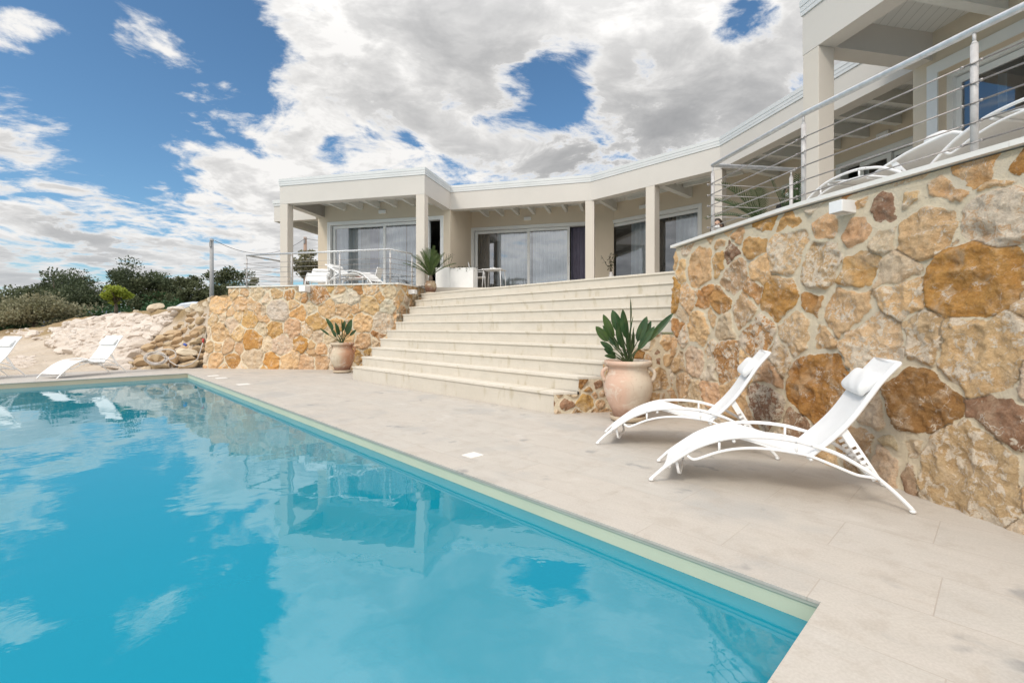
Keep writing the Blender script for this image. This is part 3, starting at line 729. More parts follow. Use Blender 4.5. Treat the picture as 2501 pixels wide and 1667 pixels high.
def stone_mesh(name, P, N, S, Z, seeds, mort, depth, seed, parent, warp=.035, fade=None):
    ns, nz = S.shape
    disp, mask, c = stone_field(S.ravel(), Z.ravel(), seeds, mort, depth, seed, warp)
    if fade is not None: disp = disp*fade.ravel()
    vs = P.reshape(-1, 3)+N.reshape(-1, 3)*disp[:, None]
    i, j = np.meshgrid(np.arange(ns-1), np.arange(nz-1), indexing='ij'); a = (i*nz+j).ravel()
    fs = np.stack([a, a+nz, a+nz+1, a+1], 1)
    me = bpy.data.meshes.new(name); me.from_pydata(vs.tolist(), [], fs.tolist()); me.update(); me.polygons.foreach_set('use_smooth', [True]*len(fs))
    rng = np.random.RandomState(seed+3)
    tint = np.array([PAL[q[3]] for q in seeds]); tint = tint*(1+rng.normal(0, .07, (len(seeds), 1)))*(1+rng.normal(0, .018, (len(seeds), 3)))
    at = me.attributes.new('tint', 'FLOAT_COLOR', 'POINT'); at.data.foreach_set('color', np.concatenate([tint[c], np.ones((len(c), 1))], 1).ravel())
    at = me.attributes.new('mortar', 'FLOAT', 'POINT'); at.data.foreach_set('value', mask)
    at = me.attributes.new('vary', 'FLOAT', 'POINT'); at.data.foreach_set('value', np.array([q[4] for q in seeds])[c])
    sh = rng.uniform(-6, 6, (len(seeds), 3)); at = me.attributes.new('shiftv', 'FLOAT_VECTOR', 'POINT'); at.data.foreach_set('vector', sh[c].ravel())
    return link(name, me, M['stonewall'], parent)
def polyat(path, u):
    """points at arc fractions u of a polyline smoothed by fine interpolation"""
    P = np.array(path, float); L = np.concatenate([[0], np.cumsum(np.hypot(*np.diff(P, axis=0).T))]); q = u*L[-1]
    # Catmull-like smoothing
    x = np.interp(q, L, P[:, 0]); y = np.interp(q, L, P[:, 1]); return np.stack([x, y], -1), L[-1]
def smoothpath(path, n=200, it=40):
    u = np.linspace(0, 1, n); p, _ = polyat(path, u)
    for _ in range(it): p[1:-1] = .25*p[:-2]+.5*p[1:-1]+.25*p[2:]
    return p
def px2wall(P, S, Z, lst, origin, scale):
    x = CX+F*P[..., 0]/np.maximum(P[..., 1], .3); y = HY-F*(P[..., 2]-CAMH)/np.maximum(P[..., 1], .3)
    ok = P[..., 1] > .8; out = []
    for q in lst:
        px, py, r = origin[0]+q[0]/scale, origin[1]+q[1]/scale, q[2]/scale
        d = np.where(ok, (x-px)**2+(y-py)**2, 1e9); k = np.unravel_index(d.argmin(), d.shape)
        if d[k] > 400: continue
        out.append((S[k], Z[k], r*P[k][1]/F*1.0, q[3], q[4] if len(q) > 4 else .35))
    return out

def build_right_wall():
    t = thing('stone_wall', 'tall rubble stone retaining wall behind the two white loungers', 'stone wall')
    T, B = smoothpath(WALL_T), smoothpath(WALL_B)
    ST = 820; NZ = 250
    # denser where it is close to the viewer
    u = np.linspace(0, 1, ST)
    pt = np.stack([np.interp(u, np.linspace(0, 1, 200), T[:, k]) for k in (0, 1)], -1); pb = np.stack([np.interp(u, np.linspace(0, 1, 200), B[:, k]) for k in (0, 1)], -1)
    zt = np.linspace(0, 1, NZ)
    P = np.zeros((ST, NZ, 3)); P[..., :2] = pb[:, None]*(1-zt[None, :, None])+pt[:, None]*zt[None, :, None]; P[..., 2] = zt*(ZC-.035)-.01
    Lc = np.concatenate([[0], np.cumsum(np.hypot(*np.diff((pb+pt)/2, axis=0).T))])
    S = np.repeat(Lc[:, None], NZ, 1); Z = P[..., 2].copy()
    tg = np.gradient(P, axis=0); up = np.gradient(P, axis=1); N = np.cross(tg, up); N /= np.linalg.norm(N, axis=2, keepdims=True)
    if N[10, 10, 0] > 0: N = -N
    l4 = [(170,830,150,'c',.3),(55,850,60,'c'),(380,740,75,'b',.5),(540,680,78,'y',.1),(400,900,110,'t',.6),(575,850,50,'c'),(90,1040,85,'t',.6),(160,1250,125,'c',.3),(20,1240,55,'r',.3),
          (780,730,150,'t',.75),(960,830,160,'t',.8),(1020,560,95,'c',.3),(1210,610,100,'c',.1),(1240,860,125,'y',.3),(1400,640,80,'p',.6),(1415,455,95,'b',.3),(1580,390,75,'c',.6),(1690,600,190,'t',.5),
          (1800,310,95,'c',.5),(1500,870,120,'p',.4),(1540,1060,130,'c',.7),(2000,930,290,'o',.15),(710,1040,145,'o',.1),(530,990,45,'r',.6),(470,1120,92,'c',.6),(330,1220,85,'p',.3),(560,1300,135,'r',.9),
          (830,1280,135,'t',.7),(1170,1130,175,'c',.6),(990,1330,75,'c',.6),(1330,1370,220,'t',.8),(1700,1320,150,'t',.7),(2080,1370,260,'c',.7),(2190,500,230,'t',1.0),(1910,640,40,'t'),(350,1480,130,'r',.8),
          (130,1450,115,'p',.2),(2340,120,60,'o'),(300,680,50,'c'),(430,620,45,'c'),(1250,390,45,'c'),(2230,300,60,'c',.5),(2300,820,60,'p'),(1930,1140,60,'p',.3),(790,530,40,'y')]
    l5 = [(700,385,95,'t',.6),(890,440,95,'t',.4),(1230,490,140,'b',.8),(1570,380,230,'o',.3),(1440,640,110,'b',.6),(1240,300,95,'t',.5),(2180,470,210,'d',.35),(2180,770,60,'p',.5),(1790,760,130,'t',.6),(2010,860,130,'p',.2),(1130,620,80,'t',.5),(1640,620,60,'b',.5)]
    l6 = [(1330,800,560,'t',.75),(1800,220,290,'b',.5),(2050,900,230,'c',.4),(350,560,190,'p',.15),(620,700,120,'b',.2)]
    seeds = px2wall(P, S, Z, l4, (1650, 350), 2.765)+px2wall(P, S, Z, l5, (1400, 800), 2.6133)+px2wall(P, S, Z, l6, (2100, 1000), 4.9)
    seeds = fill_seeds(seeds, (-.1, Lc[-1]+.1), -.05, ZC+.05, .24, .085, 5, 'ctpctoyrtpc')
    mort = lambda s, z: .008+.028*np.clip((z-1.85)/.3, 0, 1)+.004*np.sin(s*3.1)
    fade = np.clip((ZC-.05-Z)/.06, .1, 1)
    stone_mesh('stone_face', P, N, S, Z, seeds, mort, .026, 5, t, warp=.05, fade=fade)
    # body behind the face and the return towards the porch
    m = MB(); e = V2(T[0]); r = e+nrm((.974, .225))*4.2
    m.bar(T[0]-V2((.0, .0)), r, -.30, -.02, ZC-.04); m.build('wall_end', M['grout'], t)
    cp = MB(); path = [V2(T[0])+nrm(T[0]-T[4])*.06]+[T[k] for k in range(2, 200, 6)]
    a = miter(path, -.055); b = miter(path, .30); n = len(path)
    # laid as separate slabs about 1.5 m long
    for i0 in range(0, n-1, 4):
        i1 = min(i0+4, n-1); A = a[i0:i1+1]; B_ = b[i0:i1+1]; A = list(A); B_ = list(B_)
        g = nrm(A[-1]-A[-2])*.0015; A[-1] = A[-1]-g; B_[-1] = B_[-1]-g
        cp.prism(A+B_[::-1] if True else None, ZC-.035, ZC)
    cp.build('coping', M['cap'], t)
    return T
RW_TOP = build_right_wall()

def build_left_wall():
    t = thing('stone_wall', 'rubble stone terrace wall under the railing left of the wide stairs', 'stone wall')
    NS, NZ = 400, 130
    u = np.linspace(0, 1, NS); tl, tr = V2((-8.28, 12.98)), V2(LW_T[1])+V2((.03, -.006)); bl, br = V2((-8.24, 12.57)), V2(LW_B[1])+V2((.06, -.012))
    pt = tl+(tr-tl)*u[:, None]; pb = bl+(br-bl)*u[:, None]; ucap = .105
    top = np.where(u < ucap, 1.93+.03*np.sin(u*60), ZC-.035)
    zt = np.linspace(0, 1, NZ); P = np.zeros((NS, NZ, 3)); P[..., :2] = pb[:, None]*(1-zt[None, :, None])+pt[:, None]*zt[None, :, None]; P[..., 2] = zt[None]*top[:, None]-.01*(1-zt[None])
    Lc = np.linalg.norm(br-bl)*u; S = np.repeat(Lc[:, None], NZ, 1); Z = P[..., 2].copy()
    n = -lft(nrm(br-bl)); N = np.zeros_like(P); N[..., 0] = n[0]; N[..., 1] = n[1]
    l6 = [(350,310,155,'c'),(640,300,100,'c',.5),(800,300,62,'c'),(570,150,65,'c'),(690,145,58,'c'),(880,150,110,'p',.2),(1150,170,92,'c'),(1345,175,78,'r',.6),(1760,180,145,'r',.7),(1550,205,38,'r'),
          (2080,110,90,'c'),(2110,240,100,'w',.8),(2250,200,70,'w',.8),(240,540,80,'t'),(390,510,52,'p'),(500,600,90,'p',.1),(600,480,60,'c'),(760,520,112,'y',.3),(895,400,60,'t'),(970,400,55,'p'),(1170,390,172,'w',.2),
          (1400,320,80,'c'),(1480,430,110,'y',.3),(1650,370,82,'p',.4),(1870,390,130,'c'),(2100,380,110,'c',.5),(340,720,132,'c',.2),(620,730,92,'c'),(800,820,150,'o',.2),(940,660,92,'p'),(1130,650,122,'y',.3),
          (1380,650,125,'t',.4),(1590,700,92,'t',.7),(1730,560,142,'y',.2),(1760,770,100,'p',.2),(1900,775,100,'p',.2),(1510,870,112,'o',.3),(180,920,80,'c'),(310,900,56,'c'),(470,920,100,'t',.3),(615,940,72,'t'),
          (280,1100,112,'c',.2),(530,1110,112,'r',.3),(815,1090,152,'p',.2),(1030,880,62,'p'),(1230,890,150,'p',.5),(1090,1120,112,'o',.3),(1350,1110,142,'c',.3),(1600,1150,110,'t',.3),(1790,1150,110,'t',.3),(1650,890,60,'c'),
          (1670,1000,62,'c'),(1800,960,92,'c')]
    l3 = [(360,380,135,'c',.4),(640,400,105,'w',.1),(560,640,155,'t',1.0),(270,640,155,'c',.3),(280,890,122,'t',.3),(510,800,82,'r',.4),(460,910,62,'p'),(200,1130,102,'y'),(340,1070,52,'y'),(100,270,115,'w',.8),(200,160,72,'r'),(660,180,102,'p')]
    seeds = px2wall(P, S, Z, l6, (480, 690), 5.8725)+px2wall(P, S, Z, l3, (840, 680), 5.8725)
    seeds = fill_seeds(seeds, (-.1, Lc[-1]+.1), -.05, ZC+.05, .22, .10, 11, 'ccpcytcp')
    stone_mesh('stone_face', P, N, S, Z, seeds, lambda s, z: .008+.010*np.clip((z-1.9)/.3, 0, 1), .034, 11, t, .05)
    # return beside the stairs
    c, r = V2(LW_T[1]), V2(LW_R); c = c-nrm(r-c)*.045; NS = 90; u = np.linspace(0, 1, NS); p = c+(r-c)*u[:, None]
    P = np.zeros((NS, NZ, 3)); P[..., :2] = p[:, None]; P[..., 2] = zt[None]*(ZC-.035); L = np.linalg.norm(r-c)
    S = np.repeat((u*L)[:, None], NZ, 1); Z = P[..., 2].copy(); n = -lft(nrm(r-c)); N = np.zeros_like(P); N[..., 0] = n[0]; N[..., 1] = n[1]
    seeds = fill_seeds([(.2, 1.9, .17, 'c', .3), (.62, 1.95, .12, 'y', .3), (.3, 1.5, .2, 'c', .3), (.9, 1.85, .15, 'p', .3), (.15, 1.15, .13, 't', .3), (.42, 1.2, .12, 'c', .2)], (-.1, L+.1), -.05, ZC, .2, .06, 12, 'ccytp')
    stone_mesh('stone_face', P, N, S, Z, seeds, lambda s, z: .018+0*s, .04, 12, t)
    P0_ = bl+V2((.0, .03)); m = MB(); m.raw([(*bl, -.01), (*(bl+V2((.03, .35))), -.01), (*(tl+V2((.03, .35))), 1.9), (*tl, 1.93)], [(0, 1, 2, 3)]); m.bar(bl+V2((.25, .5)), V2((-7.4, 15.6)), -.3, -.02, 1.86); m.build('wall_end', M['grout'], t)
    cp = MB(); a = tl+(tr-tl)*ucap; k = nrm(tr-tl)
    path = [a-k*.05, tr, r+nrm(r-c)*.02]; A = miter(path, -.05); B = miter(path, .30)
    nseg = 4
    for i in range(nseg):
        f0, f1 = i/nseg, (i+1)/nseg-.0006
        cp.prism([A[0]+(A[1]-A[0])*f0, A[0]+(A[1]-A[0])*f1, B[0]+(B[1]-B[0])*f1, B[0]+(B[1]-B[0])*f0], ZC-.035, ZC)
    cp.prism([A[1]+nrm(A[2]-A[1])*.001, A[2], B[2], B[1]+nrm(A[2]-A[1])*.001], ZC-.035, ZC)
    cp.build('coping', M['cap'], t)
build_left_wall()

# ------------------------------------------------------------------ the wide stairs
N1, TR, RI = 4.564, .273, .19
def step_n(k): return N1+(k-1)*TR
def step_z(k): return .24+(k-1)*RI          # underside of tread k
def on_n(px, n):
    a = (px-CX)/F; Y = n/(SN[0]*a+SN[1]); return np.array([a*Y, Y])
LX = {1: 861, 2: 884, 3: 907, 4: 928.4, 5: 945.2, 6: 966.4, 7: 984.3, 8: 999.6, 9: 1014.5, 10: 1028.9}
FK0, FK1 = V2((.53, 5.975)), V2((2.16, 6.27))          # line of the stone cheek under the right step ends
def hit(p, d, q, e):
    A = np.array([[d[0], -e[0]], [d[1], -e[1]]]); s = np.linalg.solve(A, np.asarray(q)-np.asarray(p)); return np.asarray(p)+np.asarray(d)*s[0]
def build_stairs():
    t = thing('stairs', 'wide cream limestone stairs rising between the two stone walls', 'stairs')
    ends = {}
    for k in range(1, 11):
        l = on_n(LX[k], step_n(k)); r = hit(l, -SD, FK0, FK1-FK0)
        if r[0] > 2.16: r = hit(l, -SD, FK1, V2((.974, .225)))
        ends[k] = (l, r)
    for k in range(1, 11):
        l, r = ends[k]; z0 = 0.0 if k == 1 else step_z(k-1)+.03; z1 = step_z(k)
        dep = TR+.05 if k < 10 else 3.2
        lin = (ends[k+1][0]-l) if k < 10 else SN*3.2
        fk = nrm(FK1-FK0) if k < 5 else V2((.974, .225))
        # riser block: face set back under the nosing
        lo = l+SN*.009
        m = MB(); m.prism([lo, r+fk*.025, r+fk*.025+SN*.6, lo+SN*.6], z0-.0, z1-.0005)
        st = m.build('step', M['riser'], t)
        # tread slabs with a small overhang
        m = MB(); nl = 7; a, b = l-SN*.005+SD*.012, r-SN*.005; 
        bk = dep
        for i in range(nl):
            f0, f1 = i/nl, (i+1)/nl-(.0004 if i < nl-1 else 0)
            p, q = a+(b-a)*f0, a+(b-a)*f1
            if i == nl-1: q2 = q+fk*(bk*1.0) if k < 5 else q+SN*bk
            else: q2 = q+SN*bk
            m.prism([p, q, q2, p+SN*bk], z1, z1+.03)
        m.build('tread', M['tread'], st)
    # stone cheek beneath the right ends
    fk = nrm(FK1-FK0); o = -lft(fk)
    seedL = [(.16, .11, .10, 'b', .4), (.42, .12, .12, 'y', .3), (.62, .11, .07, 't', .3), (.86, .2, .15, 'o', .3), (1.18, .22, .13, 't', .4), (1.42, .42, .16, 't', .5), (1.42, .12, .12, 't', .5), (1.1, .52, .08, 'r', .3), (1.3, .66, .07, 't'), (1.43, .66, .06, 'b', .3), (1.55, .67, .09, 't', .4), (1.55, .9, .11, 't', .2), (.58, .36, .08, 'b', .2), (.8, .5, .1, 't')]
    seedL = [q if len(q) == 5 else (*q, .3) for q in seedL]
    L = np.linalg.norm(FK1-FK0); seeds = fill_seeds(seedL, (-.1, L+.1), -.05, 1.2, .12, .04, 21, 'tbtdpt')
    sk = [float((ends[k][1]-FK0) @ fk) for k in range(1, 6)]; sk[0] = 0.0; sk.append(L+.02)
    for k in range(1, 6):
        s0, s1 = sk[k-1], min(sk[k], L+.02)
        if s1 <= s0+.01: continue
        ztop = step_z(k) if k < 6 else 1.0
        NS, NZ = max(4, int((s1-s0)/.010)), int(ztop/.010)
        u = np.linspace(s0, s1, NS); zt = np.linspace(-.01, ztop, NZ); S, Z = np.meshgrid(u, zt, indexing='ij')
        P = np.zeros((NS, NZ, 3)); p = FK0+fk*u[:, None]+o*(-.004); P[..., :2] = p[:, None]; P[..., 2] = Z
        N = np.zeros_like(P); N[..., 0] = o[0]; N[..., 1] = o[1]
        stone_mesh('stone_cheek', P, N, S, Z, seeds, lambda s, z: .012+0*s, .020, 21, t, .02)
    return ends
ENDS = build_stairs()

# ------------------------------------------------------------------ porch floor
TERR_EDGE = [V2(LW_T[0])+V2((.1, .35)), V2(LW_T[1])+V2((-.2, .25)), V2(LW_R)+V2((-.27, 0)), V2(LW_R)+V2((.02, .02)), V2((2.12, 13.12)), V2((4.50, 10.55)), V2((4.78, 8.3)), V2((4.3, 6.92)), V2(RW_TOP[0])+V2((.1, .03))]
def build_floor():
    m = MB(); pts = list(TERR_EDGE)+[V2(RW_TOP[k])+V2((.12, 0)) for k in range(8, 200, 8)]+[V2((15, -1.2)), V2((15, 14)), V2((8, 24)), V2((-5.0, 25)), V2((-7.6, 16.2))]
    bm = bmesh.new(); f = bm.faces.new([bm.verts.new((p[0], p[1], ZC-.006)) for p in pts])
    g = bmesh.ops.extrude_face_region(bm, geom=[f]); bmesh.ops.translate(bm, vec=(0, 0, -.26), verts=[v for v in g['geom'] if isinstance(v, bmesh.types.BMVert)])
    bmesh.ops.recalc_face_normals(bm, faces=bm.faces[:])
    me = bpy.data.meshes.new('terrace'); bm.to_mesh(me); bm.free(); struct(link('terrace', me, M['terrace']))
build_floor()

# ------------------------------------------------------------------ the villa
HOUSE = thing('villa', 'single storey cream villa with flat roof curving round the stairs', 'house')
BACK = [(C1[0]+9, C1[1]+1.5), (15, 13), (8.5, 22), (-4.3, 24)]
def build_house():
    front = [A0, A1, I0, B1, B2, W0, C0, C1]
    lb = A0+VL*9
    ring = [lb, A0, A1, I0, B1, B2, W0, C0, C1]
    m = MB(); strip(m, ring, 0, .25, ZB, ZM-.002); m.build('roof_fascia', M['fascia'], HOUSE)
    m = MB()
    for o, z0, z1 in ((-.016, ZM, ZM+.054), (-.020, ZM+.0555, ZM+.119), (-.026, ZM+.1205, ZT)):
        strip(m, ring, o, .20, z0, z1)
    m.build('roof_trim', M['trim'], HOUSE)
    inn = miter(ring, .19)
    bm = bmesh.new(); f = bm.faces.new([bm.verts.new((p[0], p[1], 5.03)) for p in list(inn)+[V2(b) for b in BACK]])
    g = bmesh.ops.extrude_face_region(bm, geom=[f]); bmesh.ops.translate(bm, vec=(0, 0, .2), verts=[v for v in g['geom'] if isinstance(v, bmesh.types.BMVert)])
    bmesh.ops.recalc_face_normals(bm, faces=bm.faces[:]); me = bpy.data.meshes.new('roof'); bm.to_mesh(me); bm.free(); link('roof', me, M['boards'], HOUSE)
    # low wing on the far left with its own roof edge
    wl = V2((-8.06, 15.95)); ring2 = [wl+VL*2.6, wl, V2(wl)+UL*1.62]
    m = MB(); strip(m, ring2, 0, .22, ZB, ZM-.002); m.build('roof_fascia', M['fascia'], HOUSE)
    m = MB(); strip(m, ring2, -.02, .2, ZM, ZM+.07); strip(m, ring2, -.035, .2, ZM+.074, ZT); m.build('roof_trim', M['trim'], HOUSE)
    m = MB(); p = miter(ring2, .18); m.prism([p[1], p[2], p[2]+VL*2.4, p[0]], 5.0, 5.15); m.build('roof', M['boards'], HOUSE)
    m = MB(); q = wl+UL*1.62
    m.bar(wl+VL*2.35+UL*.22, q+VL*2.35, .22, ZB, 4.98); m.build('tie_beam', M['stucco'], HOUSE)
    for k in (.55, 1.1):
        m = MB(); m.bar(wl+UL*k+VL*.24, wl+UL*k+VL*2.33, .08, 4.80, 4.985); m.build('rafter', M['white_wood'], HOUSE)
    # columns
    def column(p, u, w=.25, side=1):
        u = nrm(u); n = lft(u); m = MB(); p = V2(p)+n*.003
        m.prism([p, p+u*w*side, p+u*w*side+n*w, p+n*w], ZC-.004, ZB-.001); return m.build('column', M['stucco'], HOUSE, .006)
    column(A0+UL*.003, UL); column(A1-UL*.003, UL, side=-1)
    u1, u2, u3, uR = nrm(B1-I0), nrm(B2-B1), nrm(W0-B2), nrm(C1-C0)
    column(B1-u1*.16, u1, .25)
    a = V2(on_line(1576.7, B1, u2)); column(a, u2, .25)
    column(B2-u2*.20, u2, .24)
    column(C0+uR*.003, uR, .24)
    # walls behind the porches
    n1, n2, n3 = lft(u1), lft(u2), lft(u3)
    J, K, Mx_, N_ = miter([I0, B1, B2, W0], 1.92)
    L0 = A0+VL*1.75
    zt, zb = 5.03, ZC-.004
    def run(name, p0, p1, ops, th=.28):
        p0, p1 = V2(p0), V2(p1); d = nrm(p1-p0); Lg = np.linalg.norm(p1-p0); m = MB(); s = 0
        for s0, s1, z1 in sorted(ops):
            if s0 > s: m.bar(p0+d*s, p0+d*s0, th, zb, zt)
            m.bar(p0+d*s0, p0+d*s1, th, z1, zt); s = s1
        if s < Lg: m.bar(p0+d*s, p1, th, zb, zt)
        return m.build('wall', M['stucco_wall'], HOUSE)
    def spx(px, p0, d):
        a = (px-CX)/F; p0 = V2(p0); return (a*p0[1]-p0[0])/(d[0]-a*d[1])
    def door(p0, d, s0, s1, panels, inset=.02, ztop=4.46, label=None, handle=None):
        """frame in the opening plus sashes: panels = (sa, sb, depth)"""
        d = nrm(d); n = lft(d); p0 = V2(p0); fw = .075
        m = MB()
        def rect(a, b, z0, z1, o0, o1): m.prism([p0+d*a+n*o0, p0+d*b+n*o0, p0+d*b+n*o1, p0+d*a+n*o1], z0, z1)
        o0, o1 = inset-.03, inset+.16
        rect(s0, s0+fw, zb, ztop, o0, o1); rect(s1-fw, s1, zb, ztop, o0, o1); rect(s0+fw, s1-fw, ztop-fw, ztop, o0, o1); rect(s0+fw, s1-fw, zb, zb+.035, o0, o1)
        # raised outer moulding
        rect(s0-.03, s0-.0005, zb, ztop+.03, o0-.012, o0+.05-.02); rect(s1+.0005, s1+.03, zb, ztop+.03, o0-.012, o0+.03); rect(s0, s1, ztop+.0005, ztop+.03, o0-.012, o0+.03)
        fr = m.build('sliding_door', M['frame'], HOUSE)
        if label: fr['label'] = label
        sw = .085
        for pa, pb, dep in panels:
            m = MB(); q0, q1 = inset+.025+dep, inset+.065+dep; zt0, zb0 = ztop-fw-.012, zb+.037
            rect(pa, pa+sw, zb0, zt0, q0, q1); rect(pb-sw, pb, zb0, zt0, q0, q1); rect(pa+sw, pb-sw, zt0-sw, zt0, q0, q1); rect(pa+sw, pb-sw, zb0, zb0+sw, q0, q1)
            m.build('sash', M['frame'], fr)
            m = MB(); qa = (q0+q1)/2; a, b = p0+d*(pa+sw)+n*qa, p0+d*(pb-sw)+n*qa
            m.raw([(*a, zb0+sw), (*b, zb0+sw), (*b, zt0-sw), (*a, zt0-sw)], [(0, 1, 2, 3)]); m.build('pane', M['glass'], fr)
        for hs, dep in (handle or []):
            m = MB(); q = inset+.015+dep; a = p0+d*hs+n*q; m.tube([(*(a), zb+.95), (*(a-n*.03), zb+.97), (*(a-n*.03), zb+1.17), (*(a), zb+1.19)], .009, 6); m.build('handle', M['white_metal'], fr)
    curt = []
    def curtain(p0, d, sa, sb, mat, label, cat='curtain', off=.31, z1=4.40, amp=.055, per=.15):
        d = nrm(d); n = lft(d); p0 = V2(p0); ns = max(12, int((sb-sa)/.02)); vs = []; rd = random.Random(int(abs(sa*1000)) + int(p0[0]*100)); ph = rd.random()*6
        for i in range(ns+1):
            s = sa+(sb-sa)*i/ns; w = amp*sin(2*pi*s/per+ph+.8*sin(s*5))+.012*sin(s*41+ph)
            q = p0+d*s+n*(off+w); q2 = p0+d*s+n*(off+w*.75); vs += [(*q, zb+.04), (*q2, z1)]
        fs = [(2*i, 2*i+2, 2*i+3, 2*i+1) for i in range(ns)]
        m = MB(); m.raw(vs, fs, True); o = m.build('curtain', M[mat], None); tag(o, label, cat, 'curtains behind the sliding doors'); return o
    # left pavilion
    dA = nrm(I0-L0); S = lambda px: spx(px, L0, dA)
    run('wall', L0, I0, [(S(802), S(1081), 4.46)])
    door(L0, dA, S(802), S(1081), [(S(805)+.06, S(941), .055), (S(934), S(1047), 0)], handle=[(S(1047)-.05, 0)], label='three panel white sliding door of the left pavilion, its right side open')
    curtain(L0, dA, S(812), S(868), 'sheer', 'sheer pale curtain at the left end of the left pavilion door')
    curtain(L0, dA, S(868), S(893), 'curtain_green', 'sage green curtain in the left pavilion door, between sheer and mauve', off=.35)
    curtain(L0, dA, S(893), S(914), 'curtain_purple', 'mauve curtain hanging in the left pavilion door')
    curtain(L0, dA, S(914), S(980), 'sheer', 'sheer pale curtain across the middle frame of the left pavilion door')
    curtain(L0, dA, S(983), S(1043), 'sheer', 'sheer pale curtain behind the front column of the left pavilion')
    m = MB(); m.bar(L0, L0+VL*7.2, -.28, zb, zt); m.build('wall', M['stucco_wall'], HOUSE)
    m = MB(); m.bar(I0, J, .28, zb, zt); m.build('wall', M['stucco_wall'], HOUSE)
    # centre
    S = lambda px: spx(px, J, u1); LgK = np.linalg.norm(K-J)
    run('wall', J, K, [(S(1152), min(S(1449), LgK-.02), 4.46)])
    door(J, u1, S(1152), min(S(1449), LgK-.02), [(S(1155)+.05, S(1294), .055), (S(1287), S(1391), 0)], handle=[(S(1391)-.05, 0)], label='central white sliding door with a mauve curtain in its open right part')
    curtain(J, u1, S(1161), S(1200), 'curtain_dark', 'charcoal curtain at the left end of the central door', off=.5)
    curtain(J, u1, S(1208), S(1288), 'sheer', 'sheer pale curtain left of the middle stile of the central door, widened in place of a sky reflection')  # widened beyond the real curtain to stand in for sky reflected in the glass
    curtain(J, u1, S(1297), S(1385), 'sheer', 'sheer pale curtain right of the middle stile of the central door, partly in place of a sky reflection')  # partly stands in for the pale sky and sea mirrored in this pane
    curtain(J, u1, S(1391), S(1446), 'curtain_purple', 'mauve curtain in the open part of the central door', off=.40)
    # angled centre
    S = lambda px: spx(px, K, u2); LgM = np.linalg.norm(Mx_-K)
    run('wall', K, Mx_, [(S(1459), S(1712), 4.46)])
    door(K, u2, S(1459), S(1712), [(S(1488), S(1592), 0), (S(1585), S(1712)-.06, .055)], handle=[(S(1488)+.05, 0)], label='white sliding door standing ajar behind the middle columns')
    curtain(K, u2, S(1530), S(1580), 'sheer', 'sheer pale curtain right of the open gap of the ajar door')
    curtain(K, u2, S(1600), S(1622), 'curtain_dark', 'charcoal curtain behind the second middle column', off=.5)
    curtain(K, u2, S(1640), S(1692), 'sheer', 'sheer pale curtain at the right end of the ajar door, above the right wall cap')
    # toward the right pavilion
    S = lambda px: spx(px, Mx_, u3); LgN = np.linalg.norm(N_-Mx_)
    sA, sB = S(2046), min(LgN-.1, S(2262)); sC, sD = .25, S(1985)
    run('wall', Mx_, N_, [(sC, sD, 4.46), (sA, sB, 4.46)])
    door(Mx_, u3, sA, sB, [(S(2095), S(2172), 0), (S(2166), sB-.06, .055)], label='white sliding door deep in the porch behind the tall near column')
    door(Mx_, u3, sC, sD, [(sC+.05, (sC+sD)/2+.05, .055), ((sC+sD)/2-.04, sD-.05, 0)], label='white sliding door behind the palm on the upper terrace')
    curtain(Mx_, u3, S(2080), S(2096), 'sheer', 'narrow grey white curtain in the opening of the deep porch door')
    curtain(Mx_, u3, S(2105), S(2160), 'curtain_dark', 'charcoal curtain left of the mullion of the deep porch door')
    curtain(Mx_, u3, S(2178), sB-.1, 'curtain_dark', 'charcoal curtain right of the mullion of the deep porch door')
    m = MB(); m.bar(W0, N_, -.28, zb, zt); m.build('wall', M['stucco_wall'], HOUSE)
    # right pavilion
    S = lambda px: spx(px, W0, uR); e = W0+uR*6.2
    run('wall', W0, e, [(S(2292), 5.2, 4.46)], th=.34)
    m0 = S(2292)
    door(W0, uR, m0, 5.2, [(m0+.05, S(2491)+.05, 0), (S(2491), 3.2, .055)], inset=.17, label='deep set white sliding door of the right pavilion above the lounger wall')
    m = MB(); n = lft(uR); a = W0+uR*m0
    m.prism([a-uR*.13, a-uR*.0005, a-uR*.0005-n*.022, a-uR*.13-n*.022], zb, 4.60); m.prism([a, a+uR*3.2, a+uR*3.2-n*.022, a-n*.022], 4.4605, 4.60); m.build('door_surround', M['frame'], HOUSE)
    curtain(W0, uR, S(2340), S(2352), 'sheer', 'thin strip of pale curtain inside the right pavilion door', off=.7)
    # dark rooms behind: floors, inner and back walls
    m = MB(); bk = [V2(e)+n*4.5, V2(BACK[1])-V2((1, 1)), V2(BACK[2])-V2((.6, .8)), V2(BACK[3])+V2((.4, -.8))]
    pth = [e, e+n*5, V2((12.6, 9.5)), V2((9.2, 15)), V2((3.6, 19.3)), V2((-3.4, 21.0)), L0+VL*7.2+UL*.1]
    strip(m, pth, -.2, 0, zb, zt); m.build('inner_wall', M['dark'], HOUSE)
    m = MB(); r = miter([L0, I0+UL*.0, K, Mx_, N_, e], .5)
    fl = [(L0+VL*.36+UL*.05), I0+VL*.36, J+n1*.36+VL*.02, K+n1*.36, Mx_+n2*.36, N_+n3*.36, V2(W0)+n*2.1, W0+n*.4+uR*.1, e+n*.4, e+n*4.9, V2((12.4, 9.5)), V2((9.0, 14.8)), V2((3.5, 19.1)), V2((-3.4, 20.8)), L0+VL*7.0+UL*.1]
    bm = bmesh.new(); bm.faces.new([bm.verts.new((p[0], p[1], ZC+.004)) for p in fl]); me = bpy.data.meshes.new('inner_floor'); bm.to_mesh(me); bm.free(); link('inner_floor', me, M['dark'], HOUSE)
